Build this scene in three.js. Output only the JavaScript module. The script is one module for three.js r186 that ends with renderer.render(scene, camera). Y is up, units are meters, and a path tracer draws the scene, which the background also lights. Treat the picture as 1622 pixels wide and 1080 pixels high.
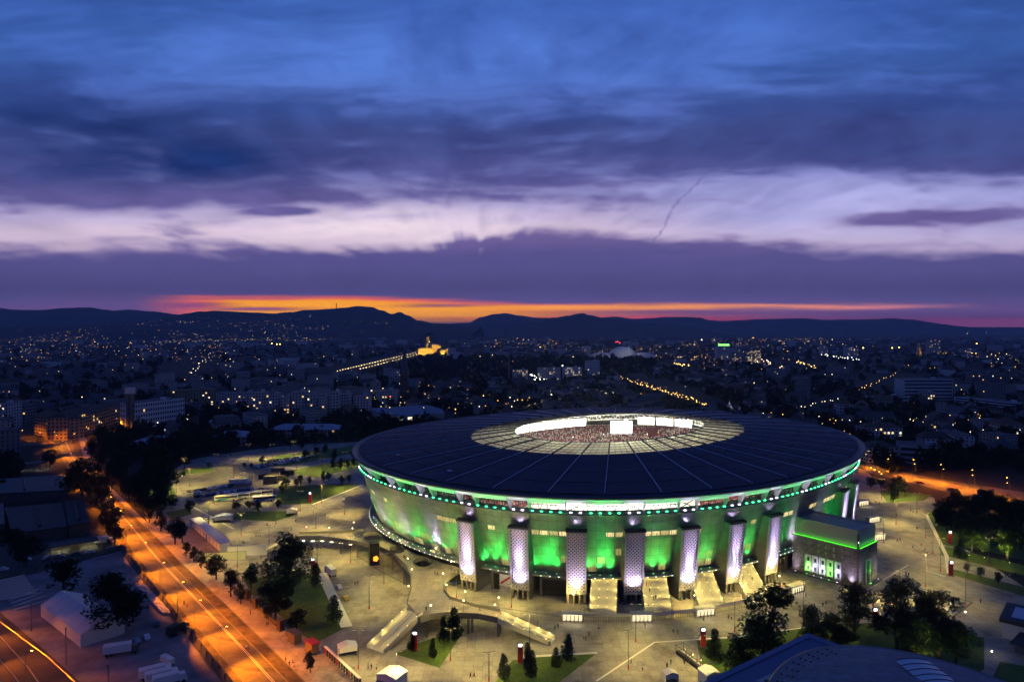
import * as THREE from 'three';
import { mergeGeometries } from 'three/addons/utils/BufferGeometryUtils.js';
import { RoundedBoxGeometry } from 'three/addons/geometries/RoundedBoxGeometry.js';
import { MarchingCubes } from 'three/addons/objects/MarchingCubes.js';
import { RectAreaLightUniformsLib } from 'three/addons/lights/RectAreaLightUniformsLib.js';
RectAreaLightUniformsLib.init();

// ---------------------------------------------------------------- camera, exposure
const scene = new THREE.Scene();
const EYE_H = 105, FOC = 1081, TILT = Math.atan(21 / 1081);
const camera = new THREE.PerspectiveCamera(2 * Math.atan(540 / FOC) * 180 / Math.PI, 1622 / 1080, 1, 60000);
camera.position.set(0, EYE_H, 0);
camera.lookAt(0, EYE_H - Math.sin(TILT) * 100, -Math.cos(TILT) * 100);
const renderer = new THREE.WebGLRenderer({ antialias: true });
renderer.toneMapping = THREE.LinearToneMapping;
renderer.toneMappingExposure = 1.07;
renderer.shadowMap.enabled = true;

// ---------------------------------------------------------------- random numbers and noise
function rng(seed) { let a = seed | 0; return () => { a = (a + 0x6d2b79f5) | 0; let t = Math.imul(a ^ (a >>> 15), 1 | a); t = (t + Math.imul(t ^ (t >>> 7), 61 | t)) ^ t; return ((t ^ (t >>> 14)) >>> 0) / 4294967296; }; }
const LAT = new Float32Array(65536); { const r = rng(77); for (let i = 0; i < 65536; i++) LAT[i] = r(); }
function noise(x, y) {
  const xi = Math.floor(x), yi = Math.floor(y), fx = x - xi, fy = y - yi;
  const u = fx * fx * (3 - 2 * fx), v = fy * fy * (3 - 2 * fy), x0 = xi & 255, x1 = (xi + 1) & 255, y0 = (yi & 255) << 8, y1 = ((yi + 1) & 255) << 8;
  const a = LAT[y0 + x0], b = LAT[y0 + x1], c = LAT[y1 + x0], d = LAT[y1 + x1];
  return a + (b - a) * u + (c - a) * v + (a - b - c + d) * u * v;
}
function fbm(x, y, n = 4) { let s = 0, a = .5, t = 0; for (let i = 0; i < n; i++) { s += a * noise(x, y); t += a; a *= .52; x = x * 2.03 + 17.1; y = y * 2.03 + 5.7; } return s / t; }
const clamp = (x, a = 0, b = 1) => x < a ? a : x > b ? b : x;
const sstep = (a, b, x) => { const t = clamp((x - a) / (b - a)); return t * t * (3 - 2 * t); };
const lerp = (a, b, t) => a + (b - a) * t;

// ---------------------------------------------------------------- sky after sunset: cloud bands that lie across the west, the afterglow low above the hills
{
  const W = 4096, Hh = 2048, data = new Float32Array(W * Hh * 4);
  const ramp = (st, x) => { let k = 1; while (k < st.length - 1 && st[k][0] < x) k++; const A = st[k - 1], B = st[k], t = clamp((x - A[0]) / (B[0] - A[0])), q = t * t * (3 - 2 * t); return A.slice(1).map((v, i) => lerp(v, B[i + 1], q)); };
  const air = [[0, 150, 120, 165], [110, 190, 166, 198], [150, 220, 198, 222], [178, 188, 174, 214], [215, 150, 150, 206], [262, 118, 128, 196], [330, 90, 116, 196], [420, 76, 112, 196], [520, 62, 98, 180], [700, 46, 78, 154], [1000, 38, 64, 132]];
  const cloud = [[0, 122, 78, 122], [20, 104, 78, 130], [60, 84, 79, 134], [105, 90, 84, 143], [150, 112, 97, 154], [200, 98, 90, 148], [250, 76, 79, 138], [300, 61, 73, 133], [360, 52, 75, 141], [450, 52, 84, 155], [600, 44, 72, 142], [1000, 34, 58, 120]];
  const cover = [[0, 1.4], [92, 1.4], [112, .95], [128, .58], [142, .26], [165, .16], [186, .32], [206, .56], [232, .82], [262, .98], [300, .9], [345, .62], [400, .34], [470, .22], [520, .3], [700, .45], [1000, .5]];
  const blob = (X, U, x, u, rx, ru) => { const a = (X - x) / rx, b = (U - u) / ru, q = a * a + b * b; return q > 9 ? 0 : Math.exp(-q); };
  const c = [0, 0, 0];
  const to = (r, g, b, k) => { k = clamp(k); c[0] += (r - c[0]) * k; c[1] += (g - c[1]) * k; c[2] += (b - c[2]) * k; };
  const lin = (s) => { s = Math.max(0, s / 255); return s <= .04045 ? s / 12.92 : Math.pow((s + .055) / 1.055, 2.4); };
  for (let j = 0; j < Hh; j++) {
    const el = ((j + .5) / Hh - .5) * Math.PI;
    for (let i = 0; i < W; i++) {
      const o = (j * W + i) * 4; data[o + 3] = 1;
      if (el <= 0) { data[o] = .02; data[o + 1] = .022; data[o + 2] = .05; continue; }
      const phi = ((i + .5) / W - .5) * 2 * Math.PI;
      let az = Math.atan2(Math.cos(phi), -Math.sin(phi));                       // 0 is west, over the hills
      const aa = Math.abs(az), ca = Math.max(Math.cos(az), .3), s = Math.sign(az) * (aa < 1.2 ? Math.tan(aa) : Math.tan(1.2) + (aa - 1.2) * 2.2);
      const X = 811 + 1081 * s, U = Math.min(1081 * Math.tan(Math.min(el, 1.5)) / ca, 1400);   // place on the cloud layer: across the view, and up
      const hi = (n, k) => clamp((n - .5) * k + .5, -.3, 1.3);
      const dx = X - 740, dy = (U - 30) * 2.2, rr = Math.hypot(dx, dy), th = Math.atan2(dy, dx);
      const w = fbm(X / 260 + 11, U / 90 + 4, 3) - .5, n1 = hi(fbm(X / 300 + U / 420 + 3 + w, U / 70 + 9 + w, 5), 2.3), n2 = hi(fbm(X / 110 + 40 - U / 260 + w * 2, U / 17 + 3 + w * 2, 5), 2.2), n3 = hi(fbm(X / 55 + 7 + w * 3, U / 26 + 20, 4), 2), n4 = hi(fbm(th * 13 + w * 1.5, rr / 240 + 9, 5), 2.6);
      const A = ramp(air, U), B = ramp(cloud, U + 12 * (n2 - .5));
      let cv = ramp(cover, U)[0] + .62 * blob(X, U, 850, 134, 125, 26) + .4 * blob(X, U, 1040, 130, 160, 15) + .95 * blob(X, U, 190, 206, 130, 15) + .45 * blob(X, U, 40, 222, 120, 16) + .55 * blob(X, U, 480, 205, 110, 13) + .9 * blob(X, U, 446, 184, 46, 5.5) + 1.25 * blob(X, U, 1500, 176, 150, 15) + .4 * blob(X, U, 1390, 166, 70, 8) - .75 * blob(X, U, 1290, 224, 330, 40) - .3 * blob(X, U, 640, 150, 300, 50) - .25 * blob(X, U, 650, 218, 160, 22) - .3 * blob(X, U, 800, 420, 420, 120) + .35 * sstep(420, -40, X) * sstep(300, 460, U) + .45 * sstep(1150, 1650, X) * sstep(290, 440, U) - .35 * blob(X, U, 1560, 92, 120, 6);
      const nn = .3 * n1 + .3 * n2 + .2 * n3 + .2 * n4, al = sstep(.1, .9, cv + (nn - .5) * 1.25 * (U < 95 ? .25 : 1));
      for (let q = 0; q < 3; q++) c[q] = lerp(A[q], B[q], al);
      to(250, 230, 240, (1 - al) * blob(X, U, 640, 150, 290, 50) * (.3 + .8 * n2));
      to(170, 170, 226, (1 - al) * sstep(900, 1250, X) * blob(0, U, 0, 190, 1, 60) * .85);
      // heavy dark bank to the south, grey blue banks to the north
      to(24, 44, 100, blob(X, U, 110, 285, 230, 56) * (.3 + 1.15 * n1));
      to(28, 50, 110, blob(X, U, 290, 266, 150, 26) * (.35 + 1.1 * n2));
      to(56, 68, 128, al * blob(X, U, 1400, 300, 330, 45) * (.2 + .9 * n1) * .8);
      { const g = .93 + .14 * n4 + .06 * (n3 - .5); c[0] *= lerp(1, g, sstep(110, 200, U)); c[1] *= lerp(1, g, sstep(110, 200, U)); c[2] *= lerp(1, lerp(1, g, .7), sstep(110, 200, U)); }
      // dispersing condensation trail
      { const q = (U - 131) / 118; if (q > 0 && q < 1) { const xc = 1027 + 88 * q + 5 * Math.sin(q * 9) + 3 * (noise(q * 40, 2) - .5); to(112, 102, 162, Math.exp(-(((X - xc) / 1.9) ** 2)) * .6 * sstep(0, .06, q) * (.5 + noise(q * 30, 9))); } }
      // afterglow low over the hills
      const e = U + 8 * (fbm(X / 150, U / 5 + 60, 4) - .5);
      const left = sstep(200, 330, X), top = X < 560 ? 46 : lerp(46, 36, clamp((X - 560) / 300));
      to(236, 100, 92, sstep(top + 6, top - 1, e) * left * Math.exp(-((Math.max(0, X - 720) / 330) ** 2)));
      to(255, 164, 0, sstep(top + 1, top - 3.5, e) * sstep(290, 390, X) * Math.exp(-((Math.max(0, X - 690) / 230) ** 2)));
      to(140, 74, 120, blob(X, e, 400, 30, 80, 3) * 1.2 + blob(X, e, 715, 36, 85, 2.6) * 1.1 + blob(X, e, 300, 36, 60, 3));
      to(214, 96, 30, blob(X, e, 705, 14, 65, 1.4) * .9);
      { const w2 = clamp((X - 740) / 120) * sstep(1580, 1380, X), uc = 33 + (X - 850) * .0018, q = clamp((X - 850) / 550); to(lerp(255, 226, q), lerp(160, 132, q), lerp(50, 134, q), w2 * Math.exp(-(((e - uc) / 3.8) ** 2))); }
      to(108, 72, 124, blob(X, e, 1180, 24, 300, 3.6) * .75);
      to(240, 72, 92, sstep(21, 14, e) * blob(X, 0, 1040, 0, 210, 1) * .95);
      to(158, 76, 128, sstep(20, 12, e) * sstep(1120, 1330, X) * sstep(2000, 1500, X) * .85);
      const back = sstep(1.05, 2.4, aa), g = .985 + .03 * n3;
      c[0] = lerp(c[0], 46, back * .75); c[1] = lerp(c[1], 62, back * .75); c[2] = lerp(c[2], 118, back * .75);
      const air2 = 1 + 1.05 * sstep(66, 8, U); data[o] = lin(c[0] * g) * air2; data[o + 1] = lin(c[1] * g) * air2; data[o + 2] = lin(c[2] * g) * air2;   // the haze in front takes some of it
    }
  }
  const sky = new THREE.DataTexture(data, W, Hh, THREE.RGBAFormat, THREE.FloatType);
  sky.mapping = THREE.EquirectangularReflectionMapping; sky.magFilter = THREE.LinearFilter; sky.minFilter = THREE.LinearFilter; sky.needsUpdate = true;
  scene.background = sky; scene.environment = sky;
}
scene.backgroundIntensity = 1; scene.environmentIntensity = 1;
const sun = new THREE.DirectionalLight(new THREE.Color(1, .55, .3), .04);   // what is left of the sun, behind the hills
sun.position.set(-900, 180, -6000); sun.target.position.set(0, 0, 0); sun.castShadow = true; sun.shadow.radius = 12;
Object.assign(sun.shadow.camera, { left: -500, right: 500, top: 500, bottom: -500, far: 9000 });
scene.add(sun, sun.target);

// ---------------------------------------------------------------- helpers
const V3 = (x, y, z) => new THREE.Vector3(x, y, z);
// the point at height h under a bearing and a dip measured on the photograph
const CT = Math.cos(TILT), ST = Math.sin(TILT);
function G(px, py, h = 0) { const u = (px - 811) / FOC, v = -(py - 540) / FOC, dy = v * CT - ST, t = (h - EYE_H) / dy; return V3(u * t, h, -(CT + v * ST) * t); }
const rgb = (r, g, b) => new THREE.Color().setRGB(r, g, b);
const taken = new Map();
function numbered(name) { const n = taken.get(name) || 0; taken.set(name, n + 1); return n ? name + '_' + String(n).padStart(3, '0') : name; }
function shadowed(o) { o.castShadow = true; o.receiveShadow = true; return o; }
function thing(name, label, category, pos = null, group = null, turn = 0) {
  const o = new THREE.Group(); o.name = numbered(name); o.userData = { label, category }; if (group) o.userData.group = group;
  if (pos) o.position.copy(pos); o.rotation.y = turn; scene.add(o); return o;
}
function part(parent, name, geo, mat, at = null, turn = 0) { const m = shadowed(new THREE.Mesh(geo, mat)); m.name = name; if (at) m.position.copy(at); m.rotation.y = turn; parent.add(m); return m; }
function solo(name, label, category, geo, mat, pos = null, group = null, turn = 0) { const m = shadowed(new THREE.Mesh(geo, mat)); m.name = numbered(name); m.userData = { label, category }; if (group) m.userData.group = group; if (pos) m.position.copy(pos); m.rotation.y = turn; scene.add(m); return m; }
function struct(name, geo, mat, y = 0) { const m = shadowed(new THREE.Mesh(geo, mat)); m.name = numbered(name); m.userData = { kind: 'structure' }; m.position.y = y; scene.add(m); return m; }
// labels that name the nearest landmark and the rank of nearness, filled in at the end
const pending = [];
function later(o, base, key) { pending.push({ o, base, key: key || base }); return o; }

const tmpM = new THREE.Matrix4();
function put(geo, x, y, z, ry = 0, rx = 0, rz = 0, sx = 1, sy = 1, sz = 1) { geo.applyMatrix4(tmpM.compose(V3(x, y, z), new THREE.Quaternion().setFromEuler(new THREE.Euler(rx, ry, rz, 'YXZ')), V3(sx, sy, sz))); return geo; }
const bx = (w, h, d, x = 0, y = 0, z = 0, ry = 0, rx = 0, rz = 0) => put(new THREE.BoxGeometry(w, h, d), x, y, z, ry, rx, rz);
const cyl = (r0, r1, h, x = 0, y = 0, z = 0, n = 8) => put(new THREE.CylinderGeometry(r1, r0, h, n), x, y, z);
function bar(a, b, w, d = w) { const L = a.distanceTo(b), g = new THREE.BoxGeometry(w, L, d), m = V3(0, 0, 0).addVectors(a, b).multiplyScalar(.5), q = new THREE.Quaternion().setFromUnitVectors(V3(0, 1, 0), b.clone().sub(a).normalize()); g.applyMatrix4(tmpM.compose(m, q, V3(1, 1, 1))); return g; }
function rod(a, b, r, r2 = r, n = 6) { const L = a.distanceTo(b), g = new THREE.CylinderGeometry(r2, r, L, n), m = V3(0, 0, 0).addVectors(a, b).multiplyScalar(.5), q = new THREE.Quaternion().setFromUnitVectors(V3(0, 1, 0), b.clone().sub(a).normalize()); g.applyMatrix4(tmpM.compose(m, q, V3(1, 1, 1))); return g; }
const merge = (list) => list.length === 1 ? list[0] : mergeGeometries(list.map((g) => g.index ? g.toNonIndexed() : g));
function grid(fn, nu, nv) {
  const p = [], uv = [], id = [];
  for (let j = 0; j <= nv; j++) for (let i = 0; i <= nu; i++) { const q = fn(i / nu, j / nv); p.push(q.x, q.y, q.z); uv.push(q.u ?? i / nu, q.v ?? j / nv); }
  for (let j = 0; j < nv; j++) for (let i = 0; i < nu; i++) { const a = j * (nu + 1) + i, b = a + 1, c = a + nu + 1, d = c + 1; id.push(a, b, c, b, d, c); }
  const g = new THREE.BufferGeometry(); g.setAttribute('position', new THREE.Float32BufferAttribute(p, 3)); g.setAttribute('uv', new THREE.Float32BufferAttribute(uv, 2)); g.setIndex(id); g.computeVertexNormals(); return g;
}
// flat polygon on the ground, uv in metres
function flat(points, y = 0, holes = []) {
  const s = new THREE.Shape(points.map((p) => new THREE.Vector2(p.x, -p.z)));
  for (const h of holes) s.holes.push(new THREE.Path(h.map((p) => new THREE.Vector2(p.x, -p.z))));
  const g = new THREE.ShapeGeometry(s); g.rotateX(-Math.PI / 2); g.translate(0, y, 0); return g;
}
function slab(points, y0, y1, holes = [], bevel = 0) {
  const s = new THREE.Shape(points.map((p) => new THREE.Vector2(p.x, -p.z)));
  for (const h of holes) s.holes.push(new THREE.Path(h.map((p) => new THREE.Vector2(p.x, -p.z))));
  const g = new THREE.ExtrudeGeometry(s, { depth: y1 - y0, bevelEnabled: false, curveSegments: 4 }); g.rotateX(-Math.PI / 2); g.translate(0, y0, 0); return g;
}
const GG = (list, h = 0) => list.map(([x, y]) => G(x, y, h));
function ribbon(pts, w, y) {   // a band of width w along a ground line
  const p = [], uv = [], id = []; let L = 0;
  pts.forEach((q, i) => { const a = pts[Math.max(0, i - 1)], b = pts[Math.min(pts.length - 1, i + 1)], dx = b.x - a.x, dz = b.z - a.z, l = Math.hypot(dx, dz) || 1, nx = -dz / l * w / 2, nz = dx / l * w / 2; if (i) L += q.distanceTo(pts[i - 1]); p.push(q.x - nx, y, q.z - nz, q.x + nx, y, q.z + nz); uv.push(0, L, w, L); if (i) { const k = 2 * i; id.push(k - 2, k - 1, k, k - 1, k + 1, k); } });
  const g = new THREE.BufferGeometry(); g.setAttribute('position', new THREE.Float32BufferAttribute(p, 3)); g.setAttribute('uv', new THREE.Float32BufferAttribute(uv, 2)); g.setIndex(id); g.computeVertexNormals(); return g;
}
function spot(pos, target, color, intensity, angle, penumbra = .7, radius = 8) { const l = new THREE.SpotLight(color, intensity, 0, angle, penumbra, 2); l.position.copy(pos); l.target.position.copy(target); l.castShadow = true; l.shadow.radius = radius; scene.add(l, l.target); return l; }
function point(pos, color, intensity, radius = 8) { const l = new THREE.PointLight(color, intensity, 0, 2); l.position.copy(pos); l.castShadow = true; l.shadow.radius = radius; scene.add(l); return l; }
function area(pos, target, w, h, color, intensity) { const l = new THREE.RectAreaLight(color, intensity, w, h); l.position.copy(pos); l.lookAt(target); scene.add(l); return l; }

// ---------------------------------------------------------------- procedural textures (colour and grain only)
function tex(n, size, fn, srgb = true) {
  const d = new Uint8Array(n * n * 4);
  for (let y = 0; y < n; y++) for (let x = 0; x < n; x++) { const c = fn(x / n, y / n, x, y), o = (y * n + x) * 4; d[o] = clamp(c[0]) * 255; d[o + 1] = clamp(c[1]) * 255; d[o + 2] = clamp(c[2]) * 255; d[o + 3] = 255; }
  const t = new THREE.DataTexture(d, n, n); t.wrapS = t.wrapT = THREE.RepeatWrapping; t.magFilter = THREE.LinearFilter; t.minFilter = THREE.LinearMipmapLinearFilter; t.generateMipmaps = true; if (srgb) t.colorSpace = THREE.SRGBColorSpace; t.repeat.set(1 / size, 1 / size); t.needsUpdate = true; return t;
}
const tile = (x, y, p, n) => { // noise that repeats after p cells
  const f = (a, b) => LAT[(((b % p) + p) % p) * 256 + (((a % p) + p) % p)]; let s = 0, w = .5, t = 0;
  for (let k = 0; k < n; k++) { const m = 2 ** k, X = x * p * m, Y = y * p * m, xi = Math.floor(X), yi = Math.floor(Y), fx = X - xi, fy = Y - yi, P = p * m, g = (a, b) => LAT[((((b % P) + P) % P) & 255) * 256 + ((((a % P) + P) % P) & 255)], u = fx * fx * (3 - 2 * fx), v = fy * fy * (3 - 2 * fy); s += w * lerp(lerp(g(xi, yi), g(xi + 1, yi), u), lerp(g(xi, yi + 1), g(xi + 1, yi + 1), u), v); t += w; w *= .55; } return s / t;
};
const grey = (lo, hi, p, n, tint = [1, 1, 1]) => (x, y) => { const v = lerp(lo, hi, tile(x, y, p, n)); return [v * tint[0], v * tint[1], v * tint[2]]; };
const T = {
  paving: tex(1024, 48, (x, y) => { const g = 16, fx = x * g % 1, fy = y * g % 1, cell = LAT[(Math.floor(x * g) * 31 + Math.floor(y * g) * 77) % 65536], joint = Math.min(fx, 1 - fx, fy, 1 - fy) < .03 ? -.09 : 0, st = sstep(.6, .78, tile(x + .31, y + .17, 7, 5)), v = .66 + .17 * (tile(x, y, 5, 5) - .5) + .1 * (tile(x, y, 90, 2) - .5) + .07 * (cell - .5) + joint - .12 * st; return [v, v * .975, v * .93]; }),
  asphalt: tex(512, 30, grey(.2, .36, 5, 6, [1, .98, .95])),
  roadwear: tex(512, 60, (x, y) => { const v = .32 + .26 * (tile(x, y, 3, 5) - .5) + .12 * (tile(x, y, 60, 2) - .5) - .1 * sstep(.62, .7, tile(x + .4, y + .1, 5, 4)); return [v, v * .97, v * .93]; }),
  dirt: tex(512, 40, (x, y) => { const a = tile(x, y, 5, 6), b = tile(x + .37, y + .2, 9, 4), v = .56 + .3 * (a - .5) + .16 * (b - .5); return [v, v * .93, v * .9]; }),
  verge: tex(512, 24, (x, y) => { const a = tile(x, y, 6, 6), b = tile(x + .5, y + .3, 14, 3); const v = .3 + .3 * (a - .5) + .16 * (b - .5); return [v * 1.05, v * .95, v * (.75 + .15 * b)]; }),
  grass: tex(512, 30, (x, y) => { const a = tile(x, y, 5, 6), b = tile(x + .2, y + .7, 40, 2); return [.34 + .22 * (a - .5) + .12 * (b - .5), .44 + .2 * (a - .5) + .14 * (b - .5), .13 + .06 * b]; }),
  plaster: tex(256, 10, grey(.55, .75, 5, 5)),
  stone: tex(512, 8, (x, y) => { const r = Math.floor(y * 16), xx = x + (r % 2) * .04 + LAT[r * 7 % 256] * .3, cI = Math.floor(xx * 10), fx = xx * 10 - cI, fy = y * 16 - r, j = Math.min(fx, 1 - fx) < .05 || Math.min(fy, 1 - fy) < .08 ? .72 : 1, v = (.42 + .18 * LAT[(r * 37 + (cI % 10) * 11) % 65536] + .12 * tile(x, y, 30, 3)) * j; return [v, v * .96, v * .9]; }),
  metal: tex(256, 12, grey(.62, .78, 6, 4)),
  roofing: tex(512, 40, (x, y) => { const v = .5 + .26 * (tile(x, y, 5, 6) - .5) + (Math.abs((y * 20) % 1 - .5) > .46 ? -.05 : 0); return [v, v, v]; }),
  soil: tex(512, 400, (x, y) => { const a = tile(x, y, 8, 6); return [.14 + .12 * a, .15 + .11 * a, .13 + .1 * a]; }),
};
const rep = (t, size) => { const c = t.clone(); c.repeat.set(1 / size, 1 / size); c.needsUpdate = true; return c; };
const std = (color, roughness = .8, extra = {}) => new THREE.MeshStandardMaterial({ color, roughness, ...extra });
const glow = (r, g, b, k = 1) => new THREE.MeshStandardMaterial({ color: 0x111111, roughness: .6, emissive: rgb(r, g, b), emissiveIntensity: k });
const M = {
  paving: std(rgb(.82, .8, .76), .85, { map: T.paving }), paving2: std(rgb(.98, .96, .92), .85, { map: T.paving }), asphalt: std(rgb(.9, .9, .9), .85, { map: T.asphalt }), road: std(rgb(1, 1, 1), .75, { map: T.roadwear }),
  dirt: std(rgb(.9, .88, .95), .95, { map: T.dirt }), verge: std(rgb(.9, .86, .8), .95, { map: T.verge }), grass: std(rgb(.8, .85, .7), .95, { map: T.grass }), soil: std(rgb(.5, .5, .5), 1, { map: T.soil }),
  concrete: std(rgb(.42, .41, .38), .85, { map: T.plaster }), concreteDark: std(rgb(.2, .2, .19), .85, { map: T.plaster }), white: std(rgb(.75, .75, .73), .6), line: std(rgb(.72, .7, .65), .8),
  steel: std(rgb(.22, .22, .23), .5, { metalness: .6 }), pole: std(rgb(.16, .16, .16), .5, { metalness: .5 }), dark: std(rgb(.02, .02, .024), .6), black: std(rgb(.012, .012, .014), .35), red: std(rgb(.5, .03, .03), .5), bark: std(rgb(.055, .042, .03), .95),
  tyre: std(rgb(.02, .02, .02), .9), glassDark: std(rgb(.03, .035, .045), .12), stone: std(rgb(.62, .6, .58), .9, { map: T.stone, bumpMap: T.stone, bumpScale: .04 }),
};
// ---------------------------------------------------------------- terrain
const slopes = [];
struct('ground', flat([V3(-13000, 0, 700), V3(13000, 0, 700), V3(13000, 0, -14800), V3(-13000, 0, -14800)], -.12), M.soil);
{
  const forest = std(rgb(.022, .032, .03), 1), slope = std(rgb(.03, .036, .036), 1);
  // ridge lines: distance, then bearing and height above the level eye line as seen, in photograph pixels
  const ridge = (D, front, back, line, mat, sd) => {
    const at = (x) => { let k = 1; while (k < line.length - 1 && line[k][0] < x) k++; const a = line[k - 1], b = line[k], t = clamp((x - a[0]) / (b[0] - a[0])); return lerp(a[1], b[1], t * t * (3 - 2 * t)); };
    const x0 = line[0][0], x1 = line[line.length - 1][0];
    const surf = (u, v) => {
      const px = lerp(x0, x1, u), hgt = Math.max(0, EYE_H + (519 - at(px)) / FOC * D), X = (px - 811) / FOC * D;
      const f = v < .7 ? Math.pow(v / .7, 1.35) : 1 - sstep(.7, 1, v), z = -(D - front + (v < .7 ? front * v / .7 : front + back * (v - .7) / .3));
      const n = (fbm(X / 420 + sd, z / 420, 4) - .5) * 60 * f * (1 - f) * 4 + (v > .64 && v < .76 ? (noise(X / 90 + sd, 3) - .5) * 5 : 0);
      return { x: X, y: Math.max(-2, hgt * f + n - .5 + (v === 0 ? -6 : 0)), z, u: X, v: z };
    };
    slopes.push(surf); struct('hills', grid(surf, 220, 20), mat);
  };
  ridge(9500, 2600, 2000, [[-260, 500], [-80, 489], [0, 488], [20, 490.5], [60, 491], [100, 488], [140, 486.6], [165, 490], [185, 492.5], [230, 494], [300, 500], [380, 506], [480, 512]], forest, 1);
  ridge(11500, 2500, 2000, [[60, 510], [150, 494], [205, 490.5], [240, 493], [285, 498], [340, 505], [420, 512]], forest, 4);
  ridge(7000, 2600, 1500, [[180, 519], [262, 505], [295, 496], [318, 493], [345, 492], [372, 493.5], [400, 495], [432, 496], [462, 494], [485, 490.5], [515, 489.5], [545, 487], [568, 485], [588, 486], [604, 491], [621, 497], [633, 494], [646, 499], [660, 507], [690, 512], [760, 517]], forest, 2);
  ridge(12500, 2400, 2000, [[610, 514], [700, 513], [742, 511], [762, 502], [785, 497], [800, 496], [822, 499.5], [850, 503], [880, 503.5], [960, 508], [1040, 513]], forest, 3);
  ridge(9000, 2000, 1500, [[800, 516], [850, 509], [875, 503], [900, 500], [915, 497], [923, 496], [934, 499], [955, 503], [980, 506], [1030, 512], [1100, 517]], forest, 7);
  ridge(13500, 2600, 2000, [[880, 512], [930, 504], [975, 501.5], [1005, 505], [1030, 504], [1052, 502], [1090, 502], [1108, 503], [1126, 507], [1147, 508.5], [1170, 507], [1200, 505.5], [1268, 504], [1310, 506.5], [1345, 506], [1385, 505.5], [1412, 504], [1446, 506], [1476, 511], [1500, 515], [1540, 518], [1800, 519]], forest, 5);
  ridge(5200, 1500, 1200, [[-200, 521], [40, 516], [200, 514], [330, 516], [460, 520], [560, 522], [680, 526]], slope, 6);
}
// ---------------------------------------------------------------- pavements, road, lawns
const plazaLine = [...GG([[560, 1130], [495.5, 1079], [460, 1044], [404, 991], [366.7, 953], [293, 882], [272, 870], [240, 838], [226, 815], [250, 790], [262, 752], [300, 728], [400, 712], [470, 704], [560, 700]]), V3(60, 0, -640), V3(240, 0, -600), ...GG([[1372, 745], [1400, 774], [1480, 788], [1500, 850], [1640, 940], [1700, 1130]])];
struct('plaza_pavement', flat(plazaLine, 0), M.paving);
const roadL = [V3(-15, 0, -115), ...GG([[356, 1078], [300, 1007], [264, 964], [222, 911], [191, 869], [172, 830], [148, 790], [110.8, 750], [91.5, 716]]), V3(-440, 0, -640), V3(-520, 0, -735)];
const roadR = [V3(4, 0, -115), ...GG([[478, 1079], [437, 1038], [382, 985], [344, 948], [280, 888], [252, 858], [222, 829.5], [187, 793], [150, 757], [133, 735.6]]), V3(-409, 0, -640), V3(-486, 0, -735)];
const lineAt = (L, t) => { const f = clamp(t) * (L.length - 1), i = Math.min(L.length - 2, Math.floor(f)); return L[i].clone().lerp(L[i + 1], f - i); };
const mid = (t, s) => lineAt(roadL, t).lerp(lineAt(roadR, t), s);
struct('road', grid((u, v) => { const p = mid(v, u); return { x: p.x, y: .02, z: p.z, u: u * 26, v: v * 800 }; }, 4, 90), M.road);
{ // verges of dry grass and earth on both sides of the carriageway, with kerbs
  struct('road_verge', grid((u, v) => { const p = mid(v, lerp(0, .22, u)); return { x: p.x, y: .05, z: p.z, u: p.x, v: p.z }; }, 2, 90), M.verge);
  struct('road_verge', grid((u, v) => { const p = mid(v, lerp(.8, 1.02, u)); return { x: p.x, y: .05, z: p.z, u: p.x, v: p.z }; }, 2, 90), M.verge);
  for (const [s, w] of [[.22, .3], [.8, .3]]) struct('kerb', merge(Array.from({ length: 80 }, (_, i) => bar(mid(i / 80, s).setY(.06), mid((i + 1) / 80, s).setY(.06), w, .24))), M.concrete);
  const edge = []; for (let i = 0; i <= 80; i++) edge.push(mid(i / 80, 1.03));
  struct('footpath', grid((u, v) => { const p = mid(v, lerp(1.03, 1.28, u)); return { x: p.x, y: .03, z: p.z, u: p.x, v: p.z }; }, 2, 90), M.paving);
  struct('kerb', merge(Array.from({ length: 80 }, (_, i) => bar(edge[i].clone().setY(.07), edge[i + 1].clone().setY(.07), .3, .22))), M.concrete);
  // painted lines: two pale edge lines of the bus lane and broken lane lines
  for (const s of [.6, .63]) struct('road_marking', grid((u, v) => { const p = mid(v, s + u * .008); return { x: p.x, y: .03, z: p.z }; }, 1, 90), M.line);
  for (const s of []) struct('road_marking', merge(Array.from({ length: 70 }, (_, i) => { const a = mid(i / 70, s), b = mid((i + .2) / 70, s); return ribbon([a, b], .18, .03); })), M.line);
}
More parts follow.
